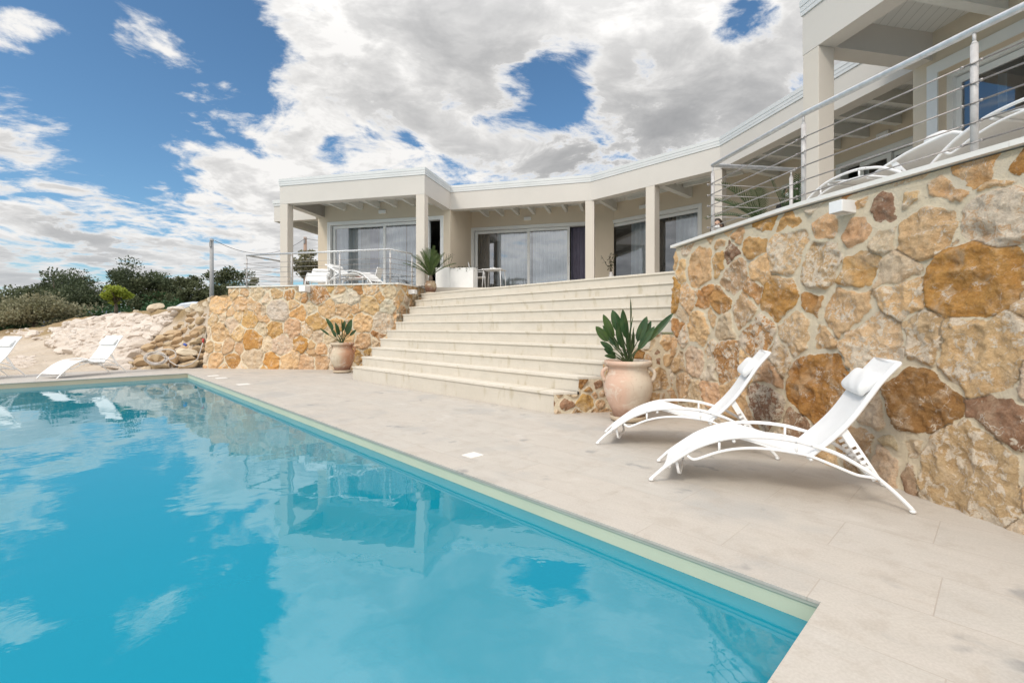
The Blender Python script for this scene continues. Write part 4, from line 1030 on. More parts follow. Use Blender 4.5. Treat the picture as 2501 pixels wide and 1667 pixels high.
    m = MB(); bm = bmesh.new(); bm.faces.new([bm.verts.new((p[0], p[1], 4.95)) for p in fl]); me = bpy.data.meshes.new('inner_ceiling'); bm.to_mesh(me); bm.free(); link('inner_ceiling', me, M['dark'], HOUSE)
    # roof timbers over the porches
    def rafters(p0, d, L, depth, sp, first, w=.09, z0=4.83, z1=5.028):
        d = nrm(d); n = lft(d); s = first
        while s < L-.1:
            a = V2(p0)+d*s+n*.252; b = V2(p0)+d*s+n*(depth-.002); m = MB(); m.bar(a, b, -w, z0, z1); m.build('rafter', M['white_wood'], HOUSE); s += sp
    rafters(A0, UL, 4.45, 1.75, .60, .95)
    rafters(I0, u1, 4.0, 1.92, .535, .55)
    ta = a_ = V2(on_line(1590, B1, u2)); m = MB(); m.bar(ta+n2*.252, ta+n2*1.918, -.16, 4.70, 5.028); m.build('tie_beam', M['white_wood'], HOUSE)
    m = MB(); m.bar(B1+n1*.27+u1*.02, K-n1*.01, -.12, 4.78, 5.028); m.build('tie_beam', M['white_wood'], HOUSE)
    m = MB(); m.bar(B2+(n2+n3)*.16, Mx_-(n2+n3)*.01, -.14, 4.74, 5.028); m.build('tie_beam', M['white_wood'], HOUSE)
    for o in (.62, 1.02, 1.42):
        for (pa, pb) in (((B1+u2*.32), ta-u2*.01), (ta+u2*.18, B2-u2*.02)):
            m = MB(); m.bar(pa+n2*o, pb+n2*o, -.09, 4.86, 5.028); m.build('rafter', M['white_wood'], HOUSE)
    rafters(B2, u3, 4.0, 1.92, .62, .55, .10, 4.80)
    rafters(C0, uR, 5.0, 1.78, .78, .98, .13, 4.80)
    # deep end beams of the two pavilions
    m = MB(); m.bar(A0+VL*.252, L0-VL*.002, -.25, ZB+.002, 5.028); m.build('end_beam', M['stucco'], HOUSE)
    # wall lamps under the porch roofs
    def lamp(px, p0, d, z, label):
        s = spx(px, p0, nrm(d)); p = V2(p0)+nrm(d)*s; n = lft(nrm(d)); dd = nrm(d); t = thing('wall_lamp', label, 'wall lamp', group='lamps on the porch walls')
        m = MB(); m.prism([p-dd*.12-n*.07, p+dd*.12-n*.07, p+dd*.12-n*.002, p-dd*.12-n*.002], z, z+.10); m.build('housing', M['white_plastic'], t, .008)
        m = MB(); m.prism([p-dd*.10-n*.062, p+dd*.10-n*.062, p+dd*.10-n*.01, p-dd*.10-n*.01], z+.1005, z+.108); m.build('diffuser', M['lamp_glass'], t)
    lamp(935, L0, dA, 4.66, 'small white wall lamp over the left pavilion door')
    lamp(1289, J, u1, 4.64, 'small white wall lamp over the central door')
    lamp(1572, K, u2, 4.66, 'small white wall lamp half behind the second middle column')
    lamp(2161, Mx_, u3, 4.66, 'small white wall lamp over the deep porch door')
def on_line(px, p0, d):
    a = (px-CX)/F; s = (a*p0[1]-p0[0])/(d[0]-a*d[1]); return p0+np.asarray(d)*s
build_house()

# lamps on the stone walls
def box_lamp(px, py, Y, n, label, sz=(.15, .10, .10)):
    n = nrm(n); X = (px-CX)/F*Y; z = CAMH-(py-HY)/F*Y; t = thing('wall_lamp', label, 'wall lamp', (X, Y, z), atan2(n[1], n[0])+pi/2, 'box lamps on the stone walls')
    m = MB(); w, d, h = sz
    m.raw([(-w/2, -d, -h*.42), (w/2, -d, -h*.42), (w/2, .08, -h/2), (-w/2, .08, -h/2), (-w/2, -d, h/2), (w/2, -d, h/2), (w/2, .08, h/2), (-w/2, .08, h/2)],
          [(3, 2, 1, 0), (4, 5, 6, 7), (0, 1, 5, 4), (1, 2, 6, 5), (2, 3, 7, 6), (3, 0, 4, 7)]); m.build('housing', M['white_plastic'], t, .004)
    m = MB(); m.raw([(-w*.36, -d*.85, -h*.46), (w*.36, -d*.85, -h*.46), (w*.36, -.005, -h*.53), (-w*.36, -.005, -h*.53)], [(3, 2, 1, 0)]); m.build('diffuser', M['lamp_glass'], t)
box_lamp(2064, 508, 3.74, (-1, -.28), 'white box lamp under the cap of the right stone wall', (.115, .10, .10))
box_lamp(746, 706, 12.15, (-.23, -1), 'white box lamp under the cap of the left stone wall', (.18, .14, .16))
box_lamp(1007, 713, 12.25, (.95, -.3), 'white box lamp on the stone wall end beside the stairs', (.16, .10, .12))

# ------------------------------------------------------------------ railings
def railing(path, posts, label, ret_posts=(), h=.82, ncab=5, z0=ZC):
    t = thing('railing', label, 'railing')
    P = [V2(p) for p in path]
    m = MB(); m.tube([(*p, z0+h) for p in P], .024, 10); m.build('handrail', M['galv'], t)
    for p in posts:
        m = MB(); p = V2(p)
        m.tube([(*p, z0), (*p, z0+h-.095)], .021, 10); m.tube([(*p, z0+h-.095), (*p, z0+h-.075)], [.021, .011], 10); m.tube([(*p, z0+h-.08), (*p, z0+h-.02)], .010, 8)
        m.lathe([(.04, 0), (.04, .006), (.022, .008)], (*p, z0), 12)
        for k in range(ncab):
            z = z0+.085+k*.128
            m.ellip((*p, z), (.024, .024, .014), 8, 5)
            q = P[0] if False else None
        m.build('post', M['railing'], t)
    for k in range(ncab):
        z = z0+.085+k*.128; m = MB()
        for a, b in zip(P[:-1], P[1:]):
            d = nrm(b-a)*.05; n = -lft(nrm(b-a))*.024
            m.tube([(*(a-d+n), z), (*(b+d+n), z)], .0055, 6)
            m.ellip((*(a-d+n), z), (.013, .013, .010), 8, 5); m.ellip((*(b+d+n), z), (.013, .013, .010), 8, 5)
        for p in posts:
            p = V2(p)
        m.build('cable', M['steel'], t)
    return t
def cap_pt(px, off):                       # on the right wall cap, offset inward
    a = (px-CX)/F; k = np.argmin(abs(RW_TOP[:, 0]-a*RW_TOP[:, 1])+(RW_TOP[:, 1] < .5)*99); p = RW_TOP[k]; d = nrm(RW_TOP[min(k+3, 199)]-RW_TOP[max(k-3, 0)]); return p+lft(d)*off
rp = [cap_pt(1731, .06), cap_pt(1951, .07), cap_pt(2369, .07)]
rr = rp[0]; rb = V2((3.46, 5.76)); rn = [V2((3.60, 1.2)), V2((4.35, -1.0))]
railing([rb, rr, rp[1], rp[2], rn[0]], [rb-nrm(rb-rr)*.05, rr, rp[1], rp[2], (3.22, 2.05)], 'pale steel cable railing on the cap of the right wall above the loungers')
lp = [V2(G(602.3, 698, ZC)), V2(G(712, 694.6, ZC)), V2(G(829.7, 691.8, ZC)), V2(G(953, 689.3, ZC)), V2(G(1006, 695.8, ZC))]
lback = V2((-6.72, 13.95))
railing([lback, lp[0], lp[3], lp[4]], [lback, *lp], 'pale steel cable railing round the left terrace')
# ------------------------------------------------------------------ sun loungers
LL, LW = 1.50, .517
ARCH = [(0, 0), (.035, .055), (.063, .096), (.13, .178), (.20, .254), (.28, .312), (.36, .349), (.48, .367), (.59, .360), (.67, .335), (.742, .303), (.81, .250), (.874, .188), (.94, .100), (1.0, .004)]
LOWER = [(.165, .205), (.185, .185), (.21, .190), (.30, .252), (.393, .289), (.50, .300), (.631, .285), (.72, .243), (.8065, .194), (.845, .186), (.885, .182)]
def dense(pts, n=4):
    P = np.array(pts, float); k = len(P); u = np.linspace(0, k-1, (k-1)*n+1); i = np.clip(u.astype(int), 0, k-2); f = (u-i)[:, None]
    p0, p1, p2, p3 = P[np.clip(i-1, 0, k-1)], P[i], P[i+1], P[np.clip(i+2, 0, k-1)]
    return .5*((2*p1)+(-p0+p2)*f+(2*p0-5*p1+4*p2-p3)*f**2+(-p0+3*p1-3*p2+p3)*f**3)
def make_lounger(name, label, flat=False):
    t = thing(name, label, 'sun lounger', group='white sun loungers'); W = LW/2
    for s in (-1, 1):
        m = MB(); m.tube([(u*LL, s*W, z+.012) for u, z in dense(ARCH)], .0125, 8)
        m.tube([(u*LL, s*W, z+.004) for u, z in dense(LOWER)], .0095, 7)
        for u, za, zb in ((.30, .322, .255), (.60, .358, .292)): m.tube([(u*LL, s*W, za), (u*LL, s*W, zb)], .009, 6)
        sf = m.build('side_frame', M['white_metal'], t)
        m = MB()
        for u, z in ((.30, .325), (.60, .36), (.655, .345), (.845, .205), (.885, .172), (.10, .14)): m.ellip((u*LL, s*(W+.013), z+.008), (.006, .004, .006), 8, 5)
        m.build('bolts', M['galv'], sf)
        for u in (0.004, .996): m = MB(); m.ellip((u*LL, s*W, .014), (.018, .0165, .013), 10, 6); m.build('foot_cap', M['white_plastic'], sf)
    for u, z in ((.085, .12), (.36, .335), (.655, .262), (.86, .19)): m = MB(); m.tube([(u*LL, -W, z), (u*LL, W, z)], .011, 7); m.build('cross_tube', M['white_metal'], t)
    m = MB(); m.tube([(.115*LL, -W*.86, .155), (.125*LL, -W*.84, .075), (.13*LL, -W*.7, .062), (.13*LL, W*.7, .062), (.125*LL, W*.84, .075), (.115*LL, W*.86, .155)], .0105, 7); m.build('front_stop', M['white_metal'], t)
    def sheet(prof, w, th, nm, crown=0.0):
        m = MB(); n = len(prof); K = 9; vs = []
        for i, (u, z) in enumerate(prof):
            a, b = prof[max(i-1, 0)], prof[min(i+1, n-1)]; tx, tz = (b[0]-a[0])*LL, b[1]-a[1]; l = sqrt(tx*tx+tz*tz); nx, nz = -tz/l, tx/l
            for sgn in (1, -1):
                for k in range(K):
                    y = -w+2*w*k/(K-1); sag = -crown*(1-(y/w)**2)
                    vs.append((u*LL+nx*(th/2*sgn+sag), y, z+nz*(th/2*sgn+sag)))
        fs = []
        for i in range(n-1):
            o, q = i*2*K, (i+1)*2*K
            for k in range(K-1): fs += [(o+k, q+k, q+k+1, o+k+1), (o+K+k+1, q+K+k+1, q+K+k, o+K+k)]
            fs += [(o, o+K, q+K, q), (o+K-1, q+K-1, q+2*K-1, o+2*K-1)]
        fs += [tuple(range(K))+tuple(range(2*K-1, K-1, -1))]; o = (n-1)*2*K; fs += [tuple(o+k for k in range(K-1, -1, -1))+tuple(o+K+k for k in range(K))]
        m.raw(vs, fs, True); ob = m.build(nm, M['sling'], t); e = ob.modifiers.new('edge', 'EDGE_SPLIT'); e.split_angle = radians(50); return ob
    A = dense(ARCH); seat = [(u, z+.016) for u, z in A if .05 < u < .34]+[tuple(p) for p in dense([(.355, .362), (.42, .345), (.50, .315), (.58, .288), (.655, .283)])]
    sheet(seat, W-.018, .012, 'seat', .012)
    back = dense([(.650, .268), (.685, .322), (.74, .408), (.80, .520), (.86, .665), (.905, .775), (.960, .880)])
    if flat == 2: back = dense([(.650, .268), (.72, .315), (.80, .38), (.88, .45), (.96, .52), (1.05, .585)])
    elif flat: back = dense([(.650, .268), (.70, .292), (.76, .318), (.83, .345), (.90, .366), (1.0, .384), (1.12, .398)])
    B = [tuple(p) for p in back]
    bk = sheet([(u-.003, z+.006) for u, z in B], W-.035, .016, 'backrest', .010)
    m = MB()
    for s in (-1, 1): m.tube([(u*LL, s*(W-.028), z) for u, z in B], .0135, 8)
    for u, z in (B[0], B[-1]): m.tube([(u*LL, -(W-.028), z), (u*LL, W-.028, z)], .0135, 8)
    m.build('back_frame', M['white_metal'], bk)
    # pillow: half round bolster strapped to the head end
    c = np.array([.955*LL, .515]) if flat == 2 else np.array([1.02*LL, .388]) if flat else np.array([.882*LL, .727]); tv = np.array([.09*LL, .068]) if flat == 2 else np.array([.1*LL, .015]) if flat else np.array([.055*LL, .105]); tv = tv/np.linalg.norm(tv); nv = np.array([-tv[1], tv[0]])
    m = MB(); K = 22; wv = W-.05; ys = [-wv, -wv+.012]+list(np.linspace(-wv+.03, wv-.03, 9))+[wv-.012, wv]; vs = []
    for j, y in enumerate(ys):
        e = 1.0 if 2 <= j <= len(ys)-3 else (.97 if j in (1, len(ys)-2) else .88)
        for k in range(K):
            a = 2*pi*k/K; ca, sa = cos(a), sin(a); ra = .088*np.sign(ca)*abs(ca)**.8; rb = (.046 if sa > 0 else .018)*np.sign(sa)*abs(sa)**.75
            q = c+tv*(ra*e)+nv*(rb*e+.022+.004*sin(y*30+k)); vs.append((q[0], y, q[1]))
    fs = [(j*K+k, j*K+(k+1) % K, (j+1)*K+(k+1) % K, (j+1)*K+k) for j in range(len(ys)-1) for k in range(K)]+[tuple(range(K-1, -1, -1)), tuple((len(ys)-1)*K+k for k in range(K))]
    m.raw(vs, fs, True); m.build('pillow', M['sling'], t)
    # notched support bars
    for s in (-1, 1):
        m = MB(); a, b = (np.array([.80*LL, .33]), np.array([.885*LL, .165])) if flat else (np.array([.768*LL, .462]), np.array([.885*LL, .165])); d = b-a; L = np.linalg.norm(d); d = d/L; nn = np.array([-d[1], d[0]])
        y = s*(W-.035); hw = .019
        def bar(u0, u1, v0, v1):
            ps = [a+d*u0+nn*v0, a+d*u1+nn*v0, a+d*u1+nn*v1, a+d*u0+nn*v1]
            m.raw([(p[0], y-.004, p[1]) for p in ps]+[(p[0], y+.004, p[1]) for p in ps], [(0, 1, 2, 3), (7, 6, 5, 4), (0, 4, 5, 1), (1, 5, 6, 2), (2, 6, 7, 3), (3, 7, 4, 0)])
        bar(0, L, .010, .026); bar(0, .12, -.0195, .0095)
        for k in range(6):
            u = .12+(L-.12)*k/6; bar(u+.018, u+(L-.12)/6-.0005, -.0195, .0095)
        m.build('support_bar', M['white_metal'], t)
    return t
LG = make_lounger('sun_lounger', 'white sun lounger nearest the viewer, in front of the stone wall')
def set_lounger(o, front, back, z=0.0):
    f, b = V2(front), V2(back); d = b-f; o.location = (f[0], f[1], z); o.rotation_euler = (0, 0, atan2(d[1], d[0]))
    k = np.linalg.norm(d)/LL
set_lounger(LG, (1.09, 3.60), (2.47, 3.01))
def more_lounger(front, ang, label, z=0.0):
    return dup(LG, (front[0], front[1], z), ang, label)
more_lounger((.885, 4.655), atan2(-.52, 1.43), 'white sun lounger between the big clay pot and the nearest lounger')
aL = atan2(.985, .17)
more_lounger((-9.86, 9.98), aL, 'white sun lounger standing alone on the strip beyond the pool')
more_lounger((-11.30, 9.02), aL, 'white sun lounger cut by the left picture edge, beyond the pool')
FL = make_lounger('sun_lounger', 'white sun lounger lying flat on the upper terrace before the tall column', True); FL.location = (3.36, 5.32, ZC); FL.rotation_euler = (0, 0, atan2(-1, .15))
HL = make_lounger('sun_lounger', 'white sun lounger on the left terrace beside the corner column', 2); HL.location = (-5.15, 12.35, ZC); HL.rotation_euler = (0, 0, atan2(1, -.30))
dup(HL, (-3.50, 12.35, ZC), atan2(.40, -1), 'white sun lounger on the left terrace before the sheer curtains')
dup(FL, (3.47, 3.82, ZC), atan2(-1, .16), 'white sun lounger lying flat on the upper terrace at the right picture edge')

# ------------------------------------------------------------------ clay pots
def pot(name, label, x, y, z, s, mat, prof, handles, saucer=True, neck=.44, hz=(.60, .44), hr=.27, rot=0.0):
    t = thing(name, label, 'plant pot', (x, y, z), rot)
    z0 = .03*1.0 if saucer else 0.0
    m = MB(); outer = [(r*s, zz*s+z0) for r, zz in prof]; top = outer[-1]
    m.lathe(outer+[(top[0]-.018*s, top[1]+.004), (top[0]-.04*s, top[1]-.02*s), (top[0]-.05*s, top[1]-.10*s), (0.0, top[1]-.10*s)], (0, 0, 0), 40); m.build('jar', M[mat], t)
    m = MB(); m.lathe([(top[0]-.052*s, top[1]-.05*s), (top[0]*.5, top[1]-.035*s), (0.0, top[1]-.03*s)], (0, 0, 0), 24); m.build('soil', M['soil'], t)
    for a in handles:
        m = MB(); pts = []
        for k in range(11):
            f = k/10; q = pi*f; r = (neck/2+ .005)*s+.055*s*sin(q)+(hr-neck/2)*s*f*.9; pts.append((cos(a)*r, sin(a)*r, (hz[0]+(hz[1]-hz[0])*f)*s+z0+.018*s*sin(q)))
        m.tube(pts, [.021*s+.004*s*abs(5-k)/5 for k in range(11)], 9); m.build('handle', M[mat], t)
    if saucer:
        m = MB(); r = prof[0][0]*s; m.lathe([(r*1.02, 0), (r*1.28, .015), (r*1.40, .06*s+.01), (r*1.34, .06*s+.008), (r*1.2, .028), (0, .026)], (0, 0, 0), 36); m.build('saucer', M['saucer'], t)
    return t, top[1]-.03*s
PROF = [(.155, 0), (.165, .02), (.185, .08), (.225, .17), (.265, .27), (.282, .36), (.278, .43), (.255, .49), (.235, .53), (.226, .57), (.228, .605), (.246, .618), (.268, .626), (.275, .65), (.272, .675)]
p1, h1 = pot('clay_pot', 'big pale terracotta jar with two handles beside the near lounger', 1.365, 5.55, 0, 1.0, 'pot_pale', PROF, (-.15, pi+.25), rot=-.2)
xl, yl = G(836, 909.5); p2, h2 = pot('clay_pot', 'red and white patched clay pot at the foot of the left stone wall', xl, yl, 0, 1.02, 'pot_red', PROF, (-.35, pi*.62, pi+.35), rot=.3)
PROF3 = [(.20, 0), (.25, .06), (.30, .18), (.32, .32), (.30, .46), (.25, .545), (.235, .57), (.26, .585), (.265, .61)]
p3, h3 = pot('clay_jar', 'brown glazed jar holding a cycad at the top of the stairs', -2.165, 12.52, 1.977, .50, 'pot_brown', PROF3, ())

# ------------------------------------------------------------------ leafy plants
def leaf_mesh(mb, base, dirv, length, width, stalk, bend=.15, fold=.25, up=None, nl=9):
    """paddle leaf on a stalk: returns nothing, adds blade faces"""
    d = Vector(dirv).normalized(); side = d.cross(Vector((0, 0, 1)))
    if side.length < .1: side = Vector((1, 0, 0))
    side.normalize(); n = side.cross(d)
    if up is not None: side = (Matrix.Rotation(up, 3, d) @ side); n = side.cross(d)
    p0 = Vector(base)+d*stalk; vs = []
    for i in range(nl+1):
        f = i/nl; w = width*.5*(sin(pi*min(1, f**.82))**.62) if 0 < i < nl else .003
        c = p0+d*(length*f)+Vector((0, 0, -1))*bend*length*f*f
        ff = fold*w
        vs += [c-side*w+n*ff, c-side*w*.5+n*ff*.35, c, c+side*w*.5+n*ff*.35, c+side*w+n*ff]
    fs = [(i*5+k, i*5+k+1, i*5+k+6, i*5+k+5) for i in range(nl) for k in range(4)]
    mb.raw(vs, fs, True)
    return p0
def strelitzia(name, label, x, y, z, specs, sc=1.0, seed=1):
    t = thing(name, label, 'potted plant', (x, y, z)); rd = random.Random(seed); A, B, S = MB(), MB(), MB()
    for (dx, dy, h, ln, wd, up, light) in specs:      # tip offset across / towards, height of leaf tip, blade length, width, twist
        base = Vector((rd.uniform(-.055, .055), rd.uniform(-.05, .05), -.02)); tip = Vector((dx, dy, h)); tot = (tip-base).length; d = (tip-base).normalized(); st = tot-ln
        if st < .02: st = .02
        mid = base+d*st*.5+Vector((-dx, -dy, 0))*.10
        leaf_mesh(B if light else A, base+d*0, d, ln, wd, st, bend=.05 if h > .3 else .18, fold=.25, up=up)
        S.tube([base, base+(mid-base)*.5+Vector((-dx, -dy, 0))*.03, mid, base+d*(st+.02)], [.011, .010, .008, .005], 6)
        S.tube([base+d*st, base+d*(st+ln*.5), base+d*(st+ln*.8)+Vector((0, 0, -.03*ln))], [.005, .0035, .002], 5)
    A.build('leaves', M['strel'], t); b = B.build('leaves', M['strel_light'], t)
    if specs and any(q[6] for q in specs): b['label'] = 'lighter olive green leaves of the plant'
    S.build('stalks', M['stem'], t)
# right plant: from the photograph's leaf tips, at its depth (0.0048 m per photo pixel)
q = 5.55/F
def L_(px, py, ln, wd, up=0.0, light=0, dy=0.0): return ((px-1527)*q, dy, (883-py)*q, ln*q*1.08, wd*q*.98, 1.75-up*.55, light)
strelitzia('bird_of_paradise_plant', 'tall bird of paradise plant in the big pale jar', 1.365, 5.55, h1, [
    L_(1446, 791, 46, 21, .5, 1, -.08), L_(1468, 788, 58, 17, -.5, 0, .05), L_(1467, 761, 62, 20, .6, 1, .0), L_(1492, 750, 60, 25, .3, 0, .06), L_(1513, 748, 72, 25, -.3, 0, -.04), L_(1492, 783, 66, 24, .4, 0, -.16),
    L_(1458, 822, 42, 15, .6, 0, -.05), L_(1464, 838, 44, 15, .5, 0, -.12), L_(1464, 856, 36, 11, .3, 0, -.15), L_(1538, 719, 60, 15, .9, 0, .1), L_(1535, 766, 62, 12, 1.1, 0, -.1), L_(1575, 766, 64, 22, .7, 0, .02),
    L_(1590, 777, 62, 18, .9, 0, .1), L_(1638, 757, 84, 17, .7, 0, .0), L_(1632, 767, 80, 12, .8, 1, .02), L_(1586, 790, 66, 18, .6, 0, -.1), L_(1533, 790, 46, 12, 1.2, 0, -.18), L_(1502, 815, 60, 15, .5, 0, -.2), L_(1519, 795, 60, 18, 1.0, 0, -.14),
    L_(1548, 800, 56, 16, .9, 0, .14), L_(1480, 800, 56, 15, .7, 0, .12), L_(1530, 800, 48, 13, 1.2, 1, .1)], seed=4)
q = yl/F
def L2_(px, py, ln, wd, up=0.0, light=0, dy=0.0): return ((px-836)*q, dy, (838-py)*q, ln*q*1.1, wd*q*1.0, 1.75-up*.55, light)
strelitzia('bird_of_paradise_plant', 'small bird of paradise plant in the patched pot by the left wall', xl, yl, h2, [
    L2_(796, 773, 32, 11, .6, 0, .0), L2_(785, 798, 26, 5, .4, 0, -.1), L2_(803, 796, 28, 9, .3, 0, .1), L2_(820, 784, 26, 9, .8, 0, -.05), L2_(832, 776, 30, 11, .4, 0, .05), L2_(838, 779, 26, 8, 1.0, 0, .1), L2_(849, 778, 24, 7, .9, 0, -.1),
    L2_(859, 776, 36, 14, .5, 0, .0), L2_(867, 802, 20, 7, .6, 0, .1), L2_(855, 785, 30, 11, .8, 0, .12), L2_(826, 790, 26, 10, .5, 0, -.15), L2_(843, 790, 24, 9, .9, 0, -.15), L2_(812, 788, 30, 10, .5, 0, .15)], seed=9)

def frond(R, Lf, base, az, el, length, droop, nl=26, ll=.16, lw=.012, vee=.6):
    d = Vector((cos(az)*cos(el), sin(az)*cos(el), sin(el))); pts = []; p = Vector(base); v = d.copy(); n = 14
    for i in range(n+1):
        pts.append(p.copy()); p = p+v*(length/n); v = (v+Vector((0, 0, -droop/n))).normalized()
    R.tube(pts, [.009*(1-i/(n+1.5))+.002 for i in range(n+1)], 5)
    for i in range(nl):
        f = .14+.85*i/nl; k = f*n; j = min(int(k), n-1); c = pts[j].lerp(pts[j+1], k-j); tg = (pts[j+1]-pts[j]).normalized()
        sd = tg.cross(Vector((0, 0, 1))); sd = sd.normalized() if sd.length > .05 else Vector((1, 0, 0)); up = sd.cross(tg)
        l = ll*(sin(pi*(.12+.80*(i/nl)))**.6)
        for s in (-1, 1):
            e = (sd*s*.8+tg*.75+up*vee*.6).normalized(); w = tg*lw*.5
            m1 = c+e*l*.5+Vector((0, 0, .004)); tip = c+e*l+Vector((0, 0, -.02*l/.16))
            Lf.raw([c-w, c+w, m1+w*.9, tip, m1-w*.9], [(0, 1, 2, 4), (4, 2, 3)])
def palm(name, label, x, y, z, fr, mat, trunk=.12, ll=.16, lw=.012, seed=2, spread=1.0):
    t = thing(name, label, 'potted palm', (x, y, z)); rd = random.Random(seed); R, Lf, T = MB(), MB(), MB()
    T.lathe([(.05, -.02), (.06, trunk*.4), (.045, trunk*.8), (.03, trunk), (0, trunk+.02)], n=12)
    for az, el, ln, dr in fr: frond(R, Lf, (0, 0, trunk*.8), az, el, ln, dr, ll=ll, lw=lw)
    T.build('trunk', M['bark'], t); R.build('stalks', M['stem'], t); Lf.build('fronds', M[mat], t)
rd = random.Random(3)
palm('cycad', 'cycad with upright green fronds in the brown glazed jar', -2.165, 12.52, 1.977+h3, [(rd.uniform(0, 2*pi), rd.uniform(.85, 1.40), rd.uniform(.55, .85), rd.uniform(.25, .8)) for k in range(26)]+[(pi, .75, .80, .5), (pi*1.1, .6, .8, .45), (0, .7, .78, .6), (.2, .9, .8, .4)], 'cycad', .18, .13, .014)
fr = [(k*.52+rd.uniform(-.2, .2), rd.uniform(.35, 1.1), rd.uniform(.85, 1.15), rd.uniform(.8, 1.3)) for k in range(16)]
PTX, PTY = .532*7.1, 7.1
def plain_pot(x, y, label, r=.19, h=.34):
    t = thing('plant_pot', label, 'plant pot', (x, y, ZC)); m = MB(); m.lathe([(r*.7, 0), (r*.95, h*.6), (r, h*.95), (r*1.06, h), (r*.92, h), (r*.9, h-.05), (0, h-.05)], n=24); m.build('jar', M['pot_brown'], t)
    m = MB(); m.lathe([(r*.89, h-.045), (0, h-.03)], n=16); m.build('soil', M['soil'], t); return ZC+h-.04
zt_ = plain_pot(PTX, PTY, 'brown pot of the spreading palm behind the terrace railing')
palm('potted_palm', 'spreading dark green palm behind the railing of the upper terrace', PTX, PTY, zt_, fr, 'palm_dark', .14, .21, .020, seed=5)
zt_ = plain_pot(.598*7.5, 7.5, 'brown pot of the narrow upright palm near the tall column', .15, .32)
palm('potted_palm', 'narrow upright palm beside the second railing post', .598*7.5, 7.5, zt_, [(rd.uniform(0, 6.28), rd.uniform(1.1, 1.5), rd.uniform(.75, 1.05), .15) for k in range(9)], 'palm_dark', .10, .15, .016, seed=6)

# planters by the left pavilion
def planter(name, label, a, u, w, dep, h):
    t = thing(name, label, 'planter'); a = V2(a); u = nrm(u); n = lft(u); m = MB(); e = .02
    P = lambda s, o: a+u*s+n*o
    m.prism([P(0, 0), P(w, 0), P(w, e), P(0, e)], ZC, ZC+h); m.prism([P(0, dep-e), P(w, dep-e), P(w, dep), P(0, dep)], ZC, ZC+h)
    m.prism([P(0, e), P(e, e), P(e, dep-e), P(0, dep-e)], ZC, ZC+h); m.prism([P(w-e, e), P(w, e), P(w, dep-e), P(w-e, dep-e)], ZC, ZC+h); m.build('box', M['white_plastic'], t)
    m = MB(); m.prism([P(e, e), P(w-e, e), P(w-e, dep-e), P(e, dep-e)], ZC+.02, ZC+h-.05); m.build('soil', M['soil'], t); return P(w/2, dep/2)
up = nrm((.96, -.28))
pa = V2(((1064-CX)/F*13.55, 13.55))
c1_ = planter('planter', 'tall square white planter with bare twigs beside the cycad jar', pa, up, .44, .42, .60)
pb_ = pa+up*.445+lft(up)*.01
c2_ = planter('planter', 'long white planter with dark succulents at the top of the stairs', pb_, up, .70, .36, .575)
t = thing('twiggy_plant', 'sparse twiggy plant with few leaves in the tall white planter', 'plant', (*c1_, ZC+.55)); m = MB(); lf = MB(); rd = random.Random(8)
for k in range(7):
    a = rd.uniform(0, 6.28); b = Vector((rd.uniform(-.1, .1), rd.uniform(-.1, .1), -.02)); pts = [b]; v = Vector((cos(a)*.28, sin(a)*.28, 1))
    for j in range(5): v = v+Vector((rd.uniform(-.25, .25), rd.uniform(-.25, .25), 0)); pts.append(pts[-1]+v*.10)
    m.tube(pts, [.008, .007, .006, .005, .004, .003], 5)
    for j in range(6): leaf_mesh(lf, pts[rd.randint(1, 5)], (rd.uniform(-1, 1), rd.uniform(-1, 1), rd.uniform(-.2, .9)), .06, .025, .01, .3, .2, None, 4)
m.build('stem', M['bark'], t); lf.build('leaves', M['succ'], t)
t = thing('succulent', 'low dark spreading succulents filling the long white planter', 'plant', (*c2_, ZC+.53), atan2(up[1], up[0])); lf = MB()
for k in range(230):
    b = (rd.uniform(-.33, .33), rd.uniform(-.17, .17), rd.uniform(-.02, .05)); leaf_mesh(lf, b, (rd.uniform(-1, 1), rd.uniform(-1.2, .8), rd.uniform(-.1, 1.1)), rd.uniform(.06, .13), .028, .01, .5, .3, None, 4)
lf.build('leaves', M['succ'], t)
# vase of twigs at the column
vx = on_line(1457, B1, nrm(B2-B1))+lft(nrm(B2-B1))*.7
t = thing('vase', 'narrow grey vase standing behind the middle column', 'vase', (*vx, ZC)); m = MB(); m.lathe([(.07, 0), (.10, .08), (.11, .22), (.08, .36), (.05, .44), (.06, .48), (.045, .47), (0, .40)], n=18); m.build('body', M['railing'], t)
t = thing('twiggy_plant', 'dark leafy twigs standing in the vase behind the middle column', 'plant', (*vx, ZC+.42)); m = MB(); lf = MB()
for k in range(6):
    a = rd.uniform(0, 6.28); pts = [Vector((0, 0, -.05))]; v = Vector((cos(a)*.22, sin(a)*.22, 1))
    for j in range(6): v = v+Vector((rd.uniform(-.2, .2), rd.uniform(-.2, .2), 0)); pts.append(pts[-1]+v*.10)
    m.tube(pts, .005, 5)
    for j in range(13): leaf_mesh(lf, pts[rd.randint(2, 6)], (rd.uniform(-1, 1), rd.uniform(-1, 1), rd.uniform(-.4, .9)), .09, .035, .01, .3, .2, None, 4)
m.build('stem', M['bark'], t); lf.build('leaves', M['succ'], t)

